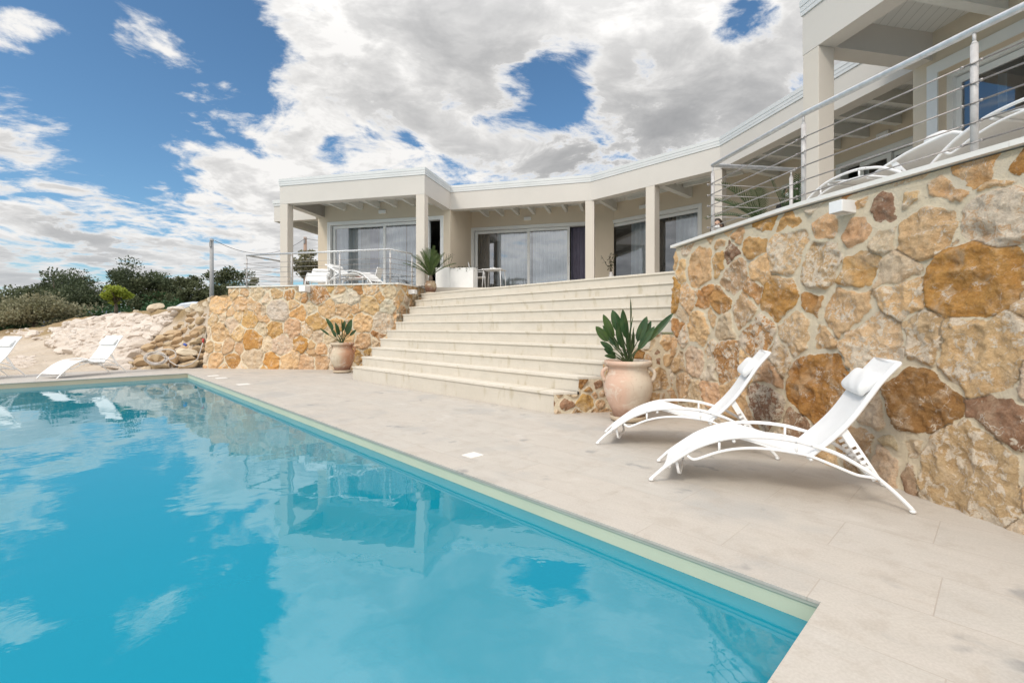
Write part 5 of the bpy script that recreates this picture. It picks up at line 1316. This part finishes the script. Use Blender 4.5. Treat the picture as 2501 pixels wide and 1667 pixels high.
# ------------------------------------------------------------------ garden furniture on the terraces
def chair(label, x, y, rz, z=ZC):
    t = thing('garden_chair', label, 'chair', (x, y, z), rz, 'white garden chairs')
    for s in (-1, 1):
        m = MB(); w = .25*s
        m.tube([(.22, w, 0), (.21, w, .30), (.20, w, .56), (.14, w, .63), (-.05, w, .635), (-.21, w, .62)], .011, 7); m.tube([(-.27, w, 0), (-.20, w, .42), (-.30, w, .86)], .011, 7)
        m.build('side_frame', M['white_metal'], t)
    m = MB(); m.raw([(.23, -.24, .44), (.23, .24, .44), (-.19, .24, .41), (-.19, -.24, .41), (.23, -.24, .428), (.23, .24, .428), (-.19, .24, .398), (-.19, -.24, .398)], [(0, 1, 2, 3), (7, 6, 5, 4), (0, 4, 5, 1), (1, 5, 6, 2), (2, 6, 7, 3), (3, 7, 4, 0)]); m.build('seat', M['sling'], t)
    m = MB(); m.raw([(-.195, -.24, .44), (-.195, .24, .44), (-.30, .24, .87), (-.30, -.24, .87), (-.207, -.24, .44), (-.207, .24, .44), (-.312, .24, .87), (-.312, -.24, .87)], [(0, 1, 2, 3), (7, 6, 5, 4), (0, 4, 5, 1), (1, 5, 6, 2), (2, 6, 7, 3), (3, 7, 4, 0)]); m.build('backrest', M['sling'], t)
    for x, z in ((.21, .43), (-.20, .42), (-.303, .865)): m = MB(); m.tube([(x, -.25, z), (x, .25, z)], .0105, 6); m.build('cross_tube', M['white_metal'], t)
    return t
def table(label, x, y, rz, w, d, h=.70, top='white_metal', z=ZC):
    t = thing('garden_table', label, 'table', (x, y, z), rz)
    m = MB(); m.box((0, 0, h-.012), (w, d, .024)); m.build('tabletop', M[top], t, .006)
    for sx in (-1, 1):
        for sy in (-1, 1): m = MB(); m.tube([(sx*(w/2-.05), sy*(d/2-.05), h-.024), (sx*(w/2-.01), sy*(d/2-.01), 0)], .012, 7); m.build('leg', M['white_metal'], t)
cx_, cy_ = (908-CX)/F*13.4, 13.4
chair('low white garden chair on the left terrace, its back to the front column', cx_, cy_, pi-.1).scale = (.85, .85, .66)
table('low white garden table with a red brown tray on the left terrace', (880-CX)/F*13.6, 13.6, -.2, .9, .55, .30)
t = thing('serving_tray', 'red brown tray of cups on the low terrace table', 'tray', ((876-CX)/F*13.55, 13.55, ZC+.30)); m = MB(); m.lathe([(.16, 0), (.19, .01), (.21, .04), (.195, .04), (.17, .015), (0, .012)], n=24); m.build('dish', M['fruit'], t)
for k in range(4):
    m = MB(); m.lathe([(.025, 0), (.038, .05), (.034, .05), (.022, .01), (0, .01)], (.08*cos(k*1.6), .08*sin(k*1.6), .014), 14); m.build('cup', M['fruit'], t)
jx = (1168-CX)/F*14.6
chair('white garden chair behind the long planter by the central door', jx, 14.6, .05)
table('white garden table in front of the central door', (1207-CX)/F*14.5, 14.5, -.25, .62, .62, .66)
for k, (dx, dy) in enumerate(((-.10, 0), (.02, .06), (-.02, -.1))):
    m = MB(); m.lathe([(.022, 0), (.034, .06), (.030, .06), (.02, .008), (0, .008)], ((1207-CX)/F*14.5+dx, 14.5+dy, ZC+.66), 14); tag(m.build('cup', M['white_plastic']), 'white cup on the table before the central door', 'cup', 'cups on the table before the central door')
# succulent sprig in a pot and small table by the deep porch door
gx, gy = .868*5.1, 5.1
zt_ = plain_pot(gx, gy, 'small brown pot with an upright green sprig by the right pavilion wall', .12, .24)
t = thing('succulent', 'upright green sprig standing before the right pavilion wall', 'plant', (gx, gy, zt_)); m = MB(); lf = MB()
for k, (dx, h) in enumerate(((0, .54), (-.24, .44), (-.06, .34))):
    m.tube([(0, 0, -.03), (dx*.5, 0, h*.5), (dx, .02, h)], .008, 6)
    for j in range(34 if k == 0 else 8): f = (.45+.55*j/33) if k == 0 else (.3+.08*j); a = j*2.4; leaf_mesh(lf, (dx*f, .01, h*f), (cos(a), sin(a), .5), .06, .022, .005, .2, .2, None, 4)
m.build('stem', M['stem'], t); lf.build('leaves', M['cycad'], t)

# ------------------------------------------------------------------ people on the terrace
def skin_body(name, joints, edges, mat, parent, sub=2, root=0):
    me = bpy.data.meshes.new(name); me.from_pydata([j[0] for j in joints], edges, []); me.update()
    o = link(name, me, mat, parent); o.modifiers.new('skin', 'SKIN'); s = o.modifiers.new('subsurf', 'SUBSURF'); s.levels = sub; s.render_levels = sub
    if not me.skin_vertices: me.attributes.new('x', 'FLOAT', 'POINT')
    bm = bmesh.new(); bm.from_mesh(me); ly = bm.verts.layers.skin.verify(); bm.verts.ensure_lookup_table()
    for v, j in zip(bm.verts, joints): v[ly].radius = (j[1], j[2] if len(j) > 2 else j[1]); v[ly].use_root = (v.index == root)
    bm.to_mesh(me); bm.free(); me.polygons.foreach_set('use_smooth', [True]*len(me.polygons)); o.modifiers['skin'].use_smooth_shade = True
    return o
def person(label, x, y, z, rz, seated):
    t = thing('person', label, 'person', (x, y, z), rz)         # faces -Y in its own space
    hp = .47 if seated else .92
    J = [((0, 0, hp), .11, .085), ((0, .01, hp+.22), .105, .075), ((0, .01, hp+.40), .115, .075), ((0, .01, hp+.52), .05, .05), ((0, -.005, hp+.60), .050, .052), ((0, -.02, hp+.68), .072, .088), ((0, -.015, hp+.76), .074, .09), ((0, -.01, hp+.82), .045, .055)]
    E = [(0, 1), (1, 2), (2, 3), (3, 4), (4, 5), (5, 6), (6, 7)]
    armj = []
    for s in (-1, 1):
        o = len(J); sh = (s*.175, .01, hp+.45)
        if seated: el, wr = (s*.215, -.04, hp+.17), (s*.12, -.26, hp+.13)
        else: el, wr = (s*.23, .02, hp+.16), (s*.20, -.10, hp-.07)
        w, e = Vector(wr), Vector(el); dd = (w-e).normalized(); pm = w+dd*.05
        J += [(sh, .058, .055), (el, .043, .042), (wr, .028, .024), (tuple(pm), .036, .017)]; E += [(2, o), (o, o+1), (o+1, o+2), (o+2, o+3)]
        sd = dd.cross(Vector((0, 0, 1))).normalized() if abs(dd.z) < .9 else Vector((0, 1, 0))
        for k, ln in enumerate((.062, .072, .068, .052)):
            b = pm+dd*.035+sd*(.026-.0175*k); f = len(J); J += [(tuple(b), .0095), (tuple(b+dd*ln*.55+Vector((0, 0, -.006))), .0085), (tuple(b+dd*ln+Vector((0, 0, -.022))), .007)]; E += [(o+3, f), (f, f+1), (f+1, f+2)]
        b = w+dd*.02+sd*.034; f = len(J); J += [(tuple(b), .011), (tuple(b+dd*.03+sd*.018), .010), (tuple(b+dd*.058+sd*.016), .008)]; E += [(o+2, f), (f, f+1), (f+1, f+2)]
        o = len(J); hip = (s*.09, 0, hp-.03)
        if seated: kn, an, to = (s*.10, -.42, hp+.02), (s*.10, -.40, .09), (s*.11, -.56, .035)
        else: kn, an, to = (s*.10, -.01, .49), (s*.10, .02, .09), (s*.12, -.14, .035)
        J += [(hip, .085, .085), (kn, .058, .058), (an, .038, .038), (to, .034, .026)]; E += [(0, o), (o, o+1), (o+1, o+2), (o+2, o+3)]
    skin_body('body', J, E, M['skin'], t)
    # clothes follow the body a little outside it
    g = lambda i: J[i]
    grow = lambda j, k: (j[0], j[1]+k, (j[2] if len(j) > 2 else j[1])+k)
    cj = [grow(g(0), .035), grow(g(1), .04), grow(g(2), .052), ((0, .01, hp+.53), .068, .068)]; ce = [(0, 1), (1, 2), (2, 3)]
    arms = [i for i, j in enumerate(J) if abs(abs(j[0][0])-.175) < 1e-6]
    for a in arms: o = len(cj); cj += [grow(g(a), .028), grow(g(a+1), .022), grow(g(a+2), .016)]; ce += [(2, o), (o, o+1), (o+1, o+2)]
    skin_body('jacket', cj, ce, M['black_cloth'], t)
    tj = [grow(g(0), .02)]; te = []
    for i, j in enumerate(J):
        if abs(abs(j[0][0])-.09) < 1e-6 and abs(j[0][2]-(hp-.03)) < 1e-6: o = len(tj); tj += [grow(g(i), .015), grow(g(i+1), .018), grow(g(i+2), .022)]; te += [(0, o), (o, o+1), (o+1, o+2)]
    skin_body('trousers', tj, te, M['black_cloth'], t)
    hz = hp+.72; m = MB(); rd = random.Random(4)
    m.ellip((0, .022, hz+.045), (.098, .098, .105), 18, 12)
    for k in range(40 if seated else 16):
        a = rd.uniform(.15*pi, .85*pi) if rd.random() < .5 else rd.choice((0.02*pi, .98*pi)); r = .085; x0, y0 = cos(a)*r, .02+abs(sin(a))*r*.9; L = rd.uniform(.18, .34) if seated else rd.uniform(.06, .12)
        m.tube([(x0*.9, y0*.9, hz+.07), (x0*1.12, y0*1.05, hz+.02), (x0*1.25+rd.uniform(-.02, .02), y0+.01, hz-L*.5), (x0*1.3+rd.uniform(-.03, .03), y0+.005, hz-L)], [.02, .026, .024, .006], 6)
    m.build('hair', M['hair'], t)
    m = MB(); m.ellip((0, -.075, hz-.055), (.058, .05, .048), 14, 9); m.raw([(-.05, -.09, hz-.03), (.05, -.09, hz-.03), (0, -.135, hz-.055), (0, -.10, hz-.11)], [(0, 2, 1), (0, 3, 2), (1, 2, 3)]); m.build('face_mask', M['mask'], t)
    for s in (-1, 1):
        m = MB(); m.ellip((s*.031, -.101, hz+.012), (.013, .008, .008), 10, 6); m.build('eye', M['eye'], t)
        m = MB(); m.ellip((s*.080, .0, hz-.01), (.010, .022, .034), 8, 6); m.build('ear', M['skin'], t)
    m = MB(); m.raw([(-.014, -.10, hz-.025), (.014, -.10, hz-.025), (0, -.125, hz-.025), (0, -.100, hz+.03)], [(0, 2, 3), (2, 1, 3), (0, 1, 2)], True); m.build('nose', M['skin'], t)
    return t
a_ = (1752-CX)/F; yP = 9.6
chair('white garden chair under the seated person on the upper landing', a_*yP-.01, yP+.05, -pi/2-.42, 1.979)
person('person in black with long dark hair and white face mask, seated by the railing', a_*yP, yP, 1.979, -.42, True)
a_ = (1926-CX)/F; person('person in black with a white face mask standing behind the upright palm', a_*9.65, 9.65, ZC, -.55, False)
# ------------------------------------------------------------------ boulders, rubble, hose
def ray_ground(px, py, y0=10.6, y1=60):
    Y = np.arange(y0, y1, .05) if y1-y0 < 20 else np.concatenate([np.arange(y0, 28, .05), np.arange(28, y1, .5)])
    X = (px-CX)/F*Y; z = CAMH-(py-HY)/F*Y; k = np.nonzero(terrain(X, Y) >= z)[0]
    return (X[k[0]], Y[k[0]], z[k[0]]) if len(k) else None
def rock_shape(seed, sub=3, jag=.28):
    bm = bmesh.new(); bmesh.ops.create_icosphere(bm, subdivisions=sub, radius=1); rd = np.random.RandomState(seed)
    pl = rd.normal(size=(9, 3)); pl /= np.linalg.norm(pl, axis=1)[:, None]; dd = rd.uniform(.48, .85, 9)
    for v in bm.verts:
        c = np.array(v.co)
        for p, d in zip(pl, dd):
            k = c @ p-d
            if k > 0: c = c-p*k*.97
        n = fbm(np.array([c[0]*1.7+c[2]]), np.array([c[1]*1.7-c[2]*.8]), seed, 4)[0]-.5
        v.co = Vector(c*(1+jag*n))
    me = bpy.data.meshes.new('boulder'); bm.to_mesh(me); bm.free(); return me
ROCKS = []
for k in range(7):
    me = rock_shape(100+k, 3, .34); me.materials.append(M['rock'] if k < 5 else M['rock_pale']); ROCKS.append(me)
def boulder(px, py, w, h, pale=False, label=None, Y=None):
    rd = random.Random(int(px*7+py*13)); r = ray_ground(px, py+h*.3) if Y is None else ((px-CX)/F*Y, Y, CAMH-(py-HY)/F*Y)
    if r is None: return
    X, Yd, z = r; s = Yd/F
    me = ROCKS[rd.choice((5, 6))] if pale else ROCKS[rd.randint(0, 4)]
    o = bpy.data.objects.new('boulder', me); COL.objects.link(o)
    z = CAMH-(py-HY)/F*Yd
    o.location = (X, Yd+.02, z); o.scale = (w*s*.60, max(w, h)*s*.45, h*s*.62); o.rotation_euler = (rd.uniform(-.2, .2), rd.uniform(-.35, .1), rd.uniform(-.4, .4))
    tag(o, label or ('pale fieldstone in the loose pile beside the left stone wall' if pale else 'tan fieldstone in the loose pile beside the left stone wall'), 'boulder', 'loose fieldstones piled beside the left wall')
BL = [(1480,380,230,110),(1660,360,110,110),(1730,390,90,90),(1470,500,210,120),(1650,510,180,160),(1290,560,200,120),(1480,620,160,110),(1590,690,300,200),(1440,810,240,150),(1390,590,70,90),
      (1090,740,330,180),(920,850,240,150),(1250,760,210,140),(1090,830,230,120),(1210,890,230,150),(1020,950,210,150),(880,960,170,130),(1180,990,190,90),(1520,900,200,110),(1630,880,190,130),(740,920,160,120),
      (640,1030,290,160),(640,960,120,90),(1330,1030,250,120),(1090,1100,170,180),(1580,1040,190,120),(1650,1170,160,110),(1400,1220,310,130),(1640,1280,120,90),(1420,1330,330,130),(1130,1270,240,200),
      (800,1200,360,210),(850,1360,340,130),(560,1300,340,190),(480,1200,150,120),(340,1220,140,110),(250,1330,240,120),(330,1430,160,70),(1540,780,200,150),(1350,690,180,110),(1200,640,160,100),(980,780,180,120),(1000,1060,190,120),
      (1250,1130,160,110),(960,1290,180,120),(1290,1340,150,90),(700,1110,170,110),(1700,980,100,120),(1700,700,90,130),(1660,1040,120,100)]
for x, y, w, h in BL: boulder(280+x/7.84, 720+y/7.84, w/7.84, h/7.84)
for x, y, w, h in [(1320,620,100,90),(420,1330,110,150),(600,1410,140,80),(1340,920,100,100),(1760,190,170,130),(1640,290,200,120),(1540,230,190,120),(1440,300,180,110),(1830,110,90,120)]: boulder(280+x/7.84, 720+y/7.84, w/7.84, h/7.84, True)
boulder(280+1385/7.84, 720+1100/7.84, 48, 17, True, 'long pale peanut shaped stone on the fieldstone pile')
boulder(280+780/7.84, 720+245/7.84, 34, 17, True, 'big blocky boulder standing on the crest of the bank')
boulder(280+1160/7.84, 720+355/7.84, 36, 15, False, 'long tan boulder on the crest of the white rubble')
boulder(280+400/7.84, 720+320/7.84, 12, 9, True, 'small pale stone on the earth crest, left of the big boulder')
# white quarry rubble: too many to count
def rubble_pile():
    rd = random.Random(12); base = []
    for k in range(5):
        me = rock_shape(200+k, 2, .3); base.append((np.array([v.co[:] for v in me.vertices]), [tuple(p.vertices) for p in me.polygons])); bpy.data.meshes.remove(me)
    V = []; Fc = []; nv = 0; n = 0
    edge_top = [(60, 812), (110, 812), (140, 800), (179, 789), (250, 776), (310, 772), (327, 776), (360, 782), (420, 770), (450, 752), (480, 728), (505, 722)]
    while n < 1700:
        px, py = rd.uniform(40, 505), rd.uniform(722, 905)
        top = np.interp(px, [q[0] for q in edge_top], [q[1] for q in edge_top])
        if py < top: continue
        lo = 846+(px-128)*.33 if px < 306 else 897-(px-306)*1.05
        if py > lo+rd.gauss(0, 3): continue
        if px < 128+ (846-py)*.9 and rd.random() < .85: continue
        r = ray_ground(px, py)
        if r is None: continue
        X, Y, z = r; sc = rd.choice((.06, .09, .12, .15, .20))*rd.uniform(.8, 1.3); v, f = rd.choice(base)
        R = np.array(Matrix.Rotation(rd.uniform(0, 6.28), 3, 'Z') @ Matrix.Rotation(rd.uniform(-.5, .5), 3, 'X')); q = (v*np.array([sc*rd.uniform(1, 1.7), sc, sc*rd.uniform(.55, .85)])) @ R.T+np.array([X, Y, z+sc*.30])
        V.append(q); Fc += [tuple(i+nv for i in p) for p in f]; nv += len(v); n += 1
    for k in range(260):                                      # strays on the gravel
        px, py = (rd.gauss(55, 14), rd.gauss(884, 7)) if k < 90 else ((rd.gauss(60, 22), rd.gauss(812, 4)) if k < 160 else (rd.uniform(-60, 300), rd.uniform(830, 912)))
        r = ray_ground(px, py)
        if r is None: continue
        X, Y, z = r; sc = rd.uniform(.02, .09) if k < 160 else rd.uniform(.012, .035); v, f = rd.choice(base); q = v*np.array([sc*1.5, sc, sc*.7])+np.array([X, Y, z+sc*.1]); V.append(q); Fc += [tuple(i+nv for i in p) for p in f]; nv += len(v)
    me = bpy.data.meshes.new('rubble'); me.from_pydata(np.concatenate(V).tolist(), [], Fc); me.update(); o = link('rubble', me, M['rubble']); struct(o, 'stuff')
rubble_pile()
def hose():
    t = thing('garden_hose', 'coiled translucent garden hose lying on the fieldstone pile', 'hose')
    P = lambda x, y, dz=0: (lambda px, py, Y: Vector(((px-CX)/F*Y, Y, CAMH-(py-HY)/F*Y)))(280+x/7.84, 720+y/7.84, 12.05-dz)
    pts = []
    for k in range(120):
        a = k/30*2*pi; r = 1-.09*(k/40); pts.append(P(785+235*r*cos(a)+14*sin(k*.11), 1205+125*r*sin(a)+12*sin(k*.07), .08+.02*sin(k*.9)))
    pts += [P(1020, 1180, .08), P(1060, 1270, .08), P(1180, 1345, .08), P(1330, 1360, .08), P(1480, 1310, .08), P(1590, 1220, .08), P(1640, 1080, .06), P(1675, 960, .05), P(1690, 910, .03)]
    m = MB(); m.tube(pts, .013, 7); m.build('tube', M['hose'], t)
    pts = [P(770, 1085, .10), P(900, 1050, .11), P(1050, 1042, .11), P(1150, 1085, .11), P(1175, 1160, .1), P(1120, 1210, .1), P(1010, 1235, .09), P(880, 1290, .08), P(700, 1330, .08)]
    m = MB(); m.tube([Vector(p) for p in dense([tuple(q) for q in pts], 6)], .013, 7); m.build('tube', M['hose'], t)
    m = MB(); a = P(1692, 905, .02); m.tube([a+Vector((0, 0, -.03)), a+Vector((.004, 0, .09))], .022, 8); m.tube([a+Vector((-.05, 0, .085)), a+Vector((.05, 0, .085))], .010, 6); m.build('valve', M['red_plastic'], t)
    m = MB(); b = P(1368, 955, .10); m.tube([b+Vector((-.05, 0, .02)), b+Vector((.02, -.02, -.01))], .032, 9); tag(m.build('spray_nozzle', M['blue_plastic']), 'small blue plastic piece lying on the fieldstones above the hose', 'hose fitting')
hose()

# ------------------------------------------------------------------ trees, poles, wires, cars
def ground_z(px, Y): return float(terrain((px-CX)/F*Y, Y))
def tree(name, label, cat, px, py_top, wpx, Y, mat, seed, py_base=None, leaf=.13, nclump=46, per=150, trunk=True, bark='bark', lean=0.0, group='trees beyond the bank', flat=.8, low=.22):
    X = (px-CX)/F*Y; z0 = ground_z(px, Y)-.1 if py_base is None else CAMH-(py_base-HY)/F*Y; zt = CAMH-(py_top-HY)/F*Y; H = zt-z0; W = wpx/F*Y
    t = thing(name, label, cat, (X, Y, z0), group=group); rd = np.random.RandomState(seed)
    rx = W/2; cz = H*(low+(1-low)/2); rz = H*(1-low)/2
    V = []; n = 0
    cs = []
    for k in range(nclump):
        v = rd.normal(size=3); v /= np.linalg.norm(v); r = rd.uniform(.35, 1.0)**.6
        lump = 1+.30*sin(v[0]*4.1+seed)+.22*sin(v[2]*5+v[1]*3+seed*2)
        c = np.array([v[0]*rx*r*.86*lump, v[1]*rx*r*.86*lump, cz+v[2]*rz*r*.86*lump*(flat+.2)]); c[2] = min(max(c[2], H*low*.7), H*.97); cs.append(c)
        m = int(per*rd.uniform(.6, 1.4)); cr = W*rd.uniform(.09, .17)
        u = rd.normal(size=(m, 3)); u /= np.linalg.norm(u, axis=1)[:, None]; p = c+u*cr*(rd.uniform(0, 1, (m, 1))**.45)*np.array([1.1, 1.1, .8])
        a = rd.normal(size=(m, 3))*.8+u*.9+np.array([0, 0, .3]); a /= np.linalg.norm(a, axis=1)[:, None]; b = np.cross(a, rd.normal(size=(m, 3))); b /= np.linalg.norm(b, axis=1)[:, None]
        s = leaf*rd.uniform(.6, 1.3, (m, 1)); q = np.stack([p-a*s*.5, p+b*s*.30, p+a*s*.5, p-b*s*.30], 1); V.append(q.reshape(-1, 3)); n += m
    vs = np.concatenate(V); fs = np.arange(n*4).reshape(-1, 4)
    me = bpy.data.meshes.new('crown'); me.from_pydata(vs.tolist(), [], fs.tolist()); me.update(); link('crown', me, M[mat], t)
    m = MB(); r0 = max(.08, W*.035); th = H*(low+.12)
    fork = Vector((lean*.6, 0, th*.75)); m.tube([(0, 0, 0), (lean*.25, .02, th*.35), fork], [r0*1.25, r0, r0*.85], 9)
    for k in rd.choice(len(cs), min(12, len(cs)), replace=False):
        c = Vector(cs[k]); mid = fork.lerp(c, .5)+Vector((rd.uniform(-.1, .1)*W*.4, rd.uniform(-.1, .1)*W*.4, .05*H)); m.tube([fork, mid, c], [r0*.6, r0*.35, r0*.12], 6)
    m.build('trunk', M[bark], t)
TREES = [
    ('olive_tree', 'grey green olive bush at the left picture edge', 15, 706, 175, 27, 'mid', .15, 60, 160),
    ('olive_tree', 'pale olive tree with short dark trunk in front of the evergreens', 85, 738, 165, 24.5, 'olive', .13, 64, 170),
    ('evergreen_tree', 'tall dark evergreen second from the left, bare twigs on top', 150, 668, 150, 33, 'carob', .15, 74, 180),
    ('evergreen_tree', 'rounded dark evergreen just left of the lime tree', 215, 692, 130, 32, 'carob', .15, 60, 170),
    ('evergreen_tree', 'tallest dark evergreen, right behind the lime tree', 340, 655, 150, 33, 'carob', .15, 80, 180),
    ('evergreen_tree', 'dark evergreen sloping down right of the tallest one', 400, 680, 120, 33, 'mid', .15, 60, 170),
    ('evergreen_tree', 'bushy evergreen left of the grey utility pole', 470, 670, 78, 31, 'mid', .14, 46, 160),
    ('evergreen_tree', 'bushy evergreen right of the grey utility pole', 558, 666, 100, 31, 'mid', .14, 56, 160),
    ('olive_tree', 'olive bush seen through the left end of the terrace railing', 655, 668, 90, 21, 'mid', .12, 50, 150),
    ('olive_tree', 'low olive bush behind the left railing corner', 622, 684, 60, 22, 'olive', .12, 30, 130)]
for i, (nm, lb, px, pt, w, Y, mt, lf, nc, pr) in enumerate(TREES): tree(nm, lb, 'tree', px, pt-9, w*1.14, Y, mt, 30+i, leaf=lf, nclump=nc, per=pr, low=.06 if mt != 'olive' else .16)
tree('lime_tree', 'small bright yellow green tree with a gnarled trunk on the bank', 'tree', 283, 701, 78, 25, 'lime', 51, py_base=768, leaf=.12, nclump=26, per=120, low=.40)
tree('olive_tree', 'olive tree with a pale forked trunk seen between the left columns', 'tree', 752, 612, 95, 19.5, 'olive', 52, py_base=722, leaf=.11, nclump=30, per=85, low=.28, bark='bark_pale')
# green undergrowth on the bank behind the crest
def undergrowth():
    rd = np.random.RandomState(77); V = []
    for k in range(24000):
        px = rd.uniform(-500, 640); Y = rd.uniform(25.5, 37); X = (px-CX)/F*Y; h = .25+.9*vnoise(np.array([px*.03]), np.array([Y*.4]), 5)[0]+(.9 if Y > 31 else 0)
        p = np.array([X, Y, ground_z(px, Y)+rd.uniform(0, h)]); a = rd.normal(size=3); a /= np.linalg.norm(a); b = np.cross(a, rd.normal(size=3)); b /= np.linalg.norm(b); s = rd.uniform(.12, .26)
        V += [p-a*s*.5, p+b*s*.3, p+a*s*.5, p-b*s*.3]
    me = bpy.data.meshes.new('undergrowth'); me.from_pydata([tuple(v) for v in V], [], np.arange(len(V)).reshape(-1, 4).tolist()); me.update(); struct(link('undergrowth', me, M['ivy']), 'stuff')
undergrowth()
def pole(label, px, ptop, Y, r, mat):
    X = (px-CX)/F*Y; z0 = ground_z(px, Y)-.3; z1 = CAMH-(ptop-HY)/F*Y; t = thing('utility_pole', label, 'utility pole', (X, Y, z0)); m = MB(); H = z1-z0
    m.tube([(0, 0, 0), (0, 0, H*.5), (0, 0, H)], [r, r*.9, r*.78], 14); m.build('shaft', M[mat], t)
    m = MB(); m.box((.0, -r*.9, H-.35), (.10, .08, .30)); m.tube([(-.02, -r, H-.12), (.22, -r*1.1, H-.12)], .03, 7); m.build('bracket', M['pole'], t); return Vector((X, Y, z1))
t1 = pole('grey utility pole rising behind the left stone wall', 517, 583, 28, .125, 'pole'); t2 = pole('brown utility pole seen between the left pavilion columns', 745.5, 579, 36, .15, 'pole_brown')
def wire(a, b, sag, label):
    pts = [a.lerp(b, i/30)+Vector((0, 0, -sag*4*(i/30)*(1-i/30))) for i in range(31)]; m = MB(); m.tube(pts, .014, 6); tag(m.build('power_line', M['wire']), label, 'power line')
wire(t1+Vector((.2, 0, -.12)), t2+Vector((0, 0, -.1)), .95, 'thin sagging cable from the grey pole to the brown pole')
wire(t2+Vector((0, 0, -.1)), Vector((-8, 52, 10.2)), .5, 'thin cable running right from the brown pole behind the house')
# cars half hidden beyond the bank
def car(label, px, proof, Y, rz, mat):
    zt = CAMH-(proof-HY)/F*Y; t = thing('parked_car', label, 'car', ((px-CX)/F*Y, Y, zt-1.46), rz)
    prof = [(-2.05, .35), (-2.1, .62), (-2.0, .86), (-1.05, .97), (-.45, 1.38), (.05, 1.46), (.95, 1.44), (1.55, 1.25), (1.95, .95), (2.08, .7), (2.05, .35)]
    def shell(pr, w, wt):
        vs = []; n = len(pr)
        for s in (-1, 1):
            for x, z in pr: vs.append((x, s*(w if z < .98 else w-(z-.98)*wt), z))
        return vs, [tuple(range(n)), tuple(range(2*n-1, n-1, -1))]+[(i, n+i, n+(i+1) % n, (i+1) % n) for i in range(n)]
    m = MB(); m.raw(*shell(prof, .86, .42)); m.build('body', M[mat], t, .05)
    for s in (-1, 1):
        for pr in ([(-.92, 1.0), (-.42, 1.33), (.28, 1.38), (.28, 1.0)], [(.36, 1.0), (.36, 1.38), (.95, 1.36), (1.45, 1.2), (1.62, 1.0)]):
            m = MB(); m.raw([(x, s*(.862-(z-.98)*.42+.006), z) for x, z in pr], [(0, 1, 2, 3) if len(pr) == 4 else (0, 1, 2, 3, 4)]); m.build('window', M['car_glass'], t)
    m = MB(); m.raw([(-1.0, -.76, 1.005), (-1.0, .76, 1.005), (-.47, .66, 1.385), (-.47, -.66, 1.385)], [(0, 1, 2, 3)]); m.build('windscreen', M['car_glass'], t)
    for x in (-1.3, 1.3):
        for s in (-1, 1):
            m = MB(); m.tube([(x, s*.70, .32), (x, s*.88, .32)], .32, 18); w = m.build('wheel', M['tyre'], t); m = MB(); m.tube([(x, s*.875, .32), (x, s*.89, .32)], .19, 14); m.build('rim', M['railing'], w)
    for s in (-1, 1):
        m = MB(); m.ellip((-2.04, s*.62, .72), (.06, .16, .08), 10, 6); m.build('headlight', M['lamp_glass'], t); m = MB(); m.ellip((2.05, s*.66, .82), (.05, .12, .09), 10, 6); m.build('tail_light', M['lamp_red'], t)
        m = MB(); m.box((-.75, s*.93, 1.02), (.12, .14, .10)); m.build('mirror', M[mat], t, .02)
car('blue car beyond the crest of the bank, only its roof showing', 232, 759, 27.5, .25, 'car_blue')
car('pale blue car half hidden behind the rubble bank near the wall', 486, 738, 22.5, .12, 'car_silver')
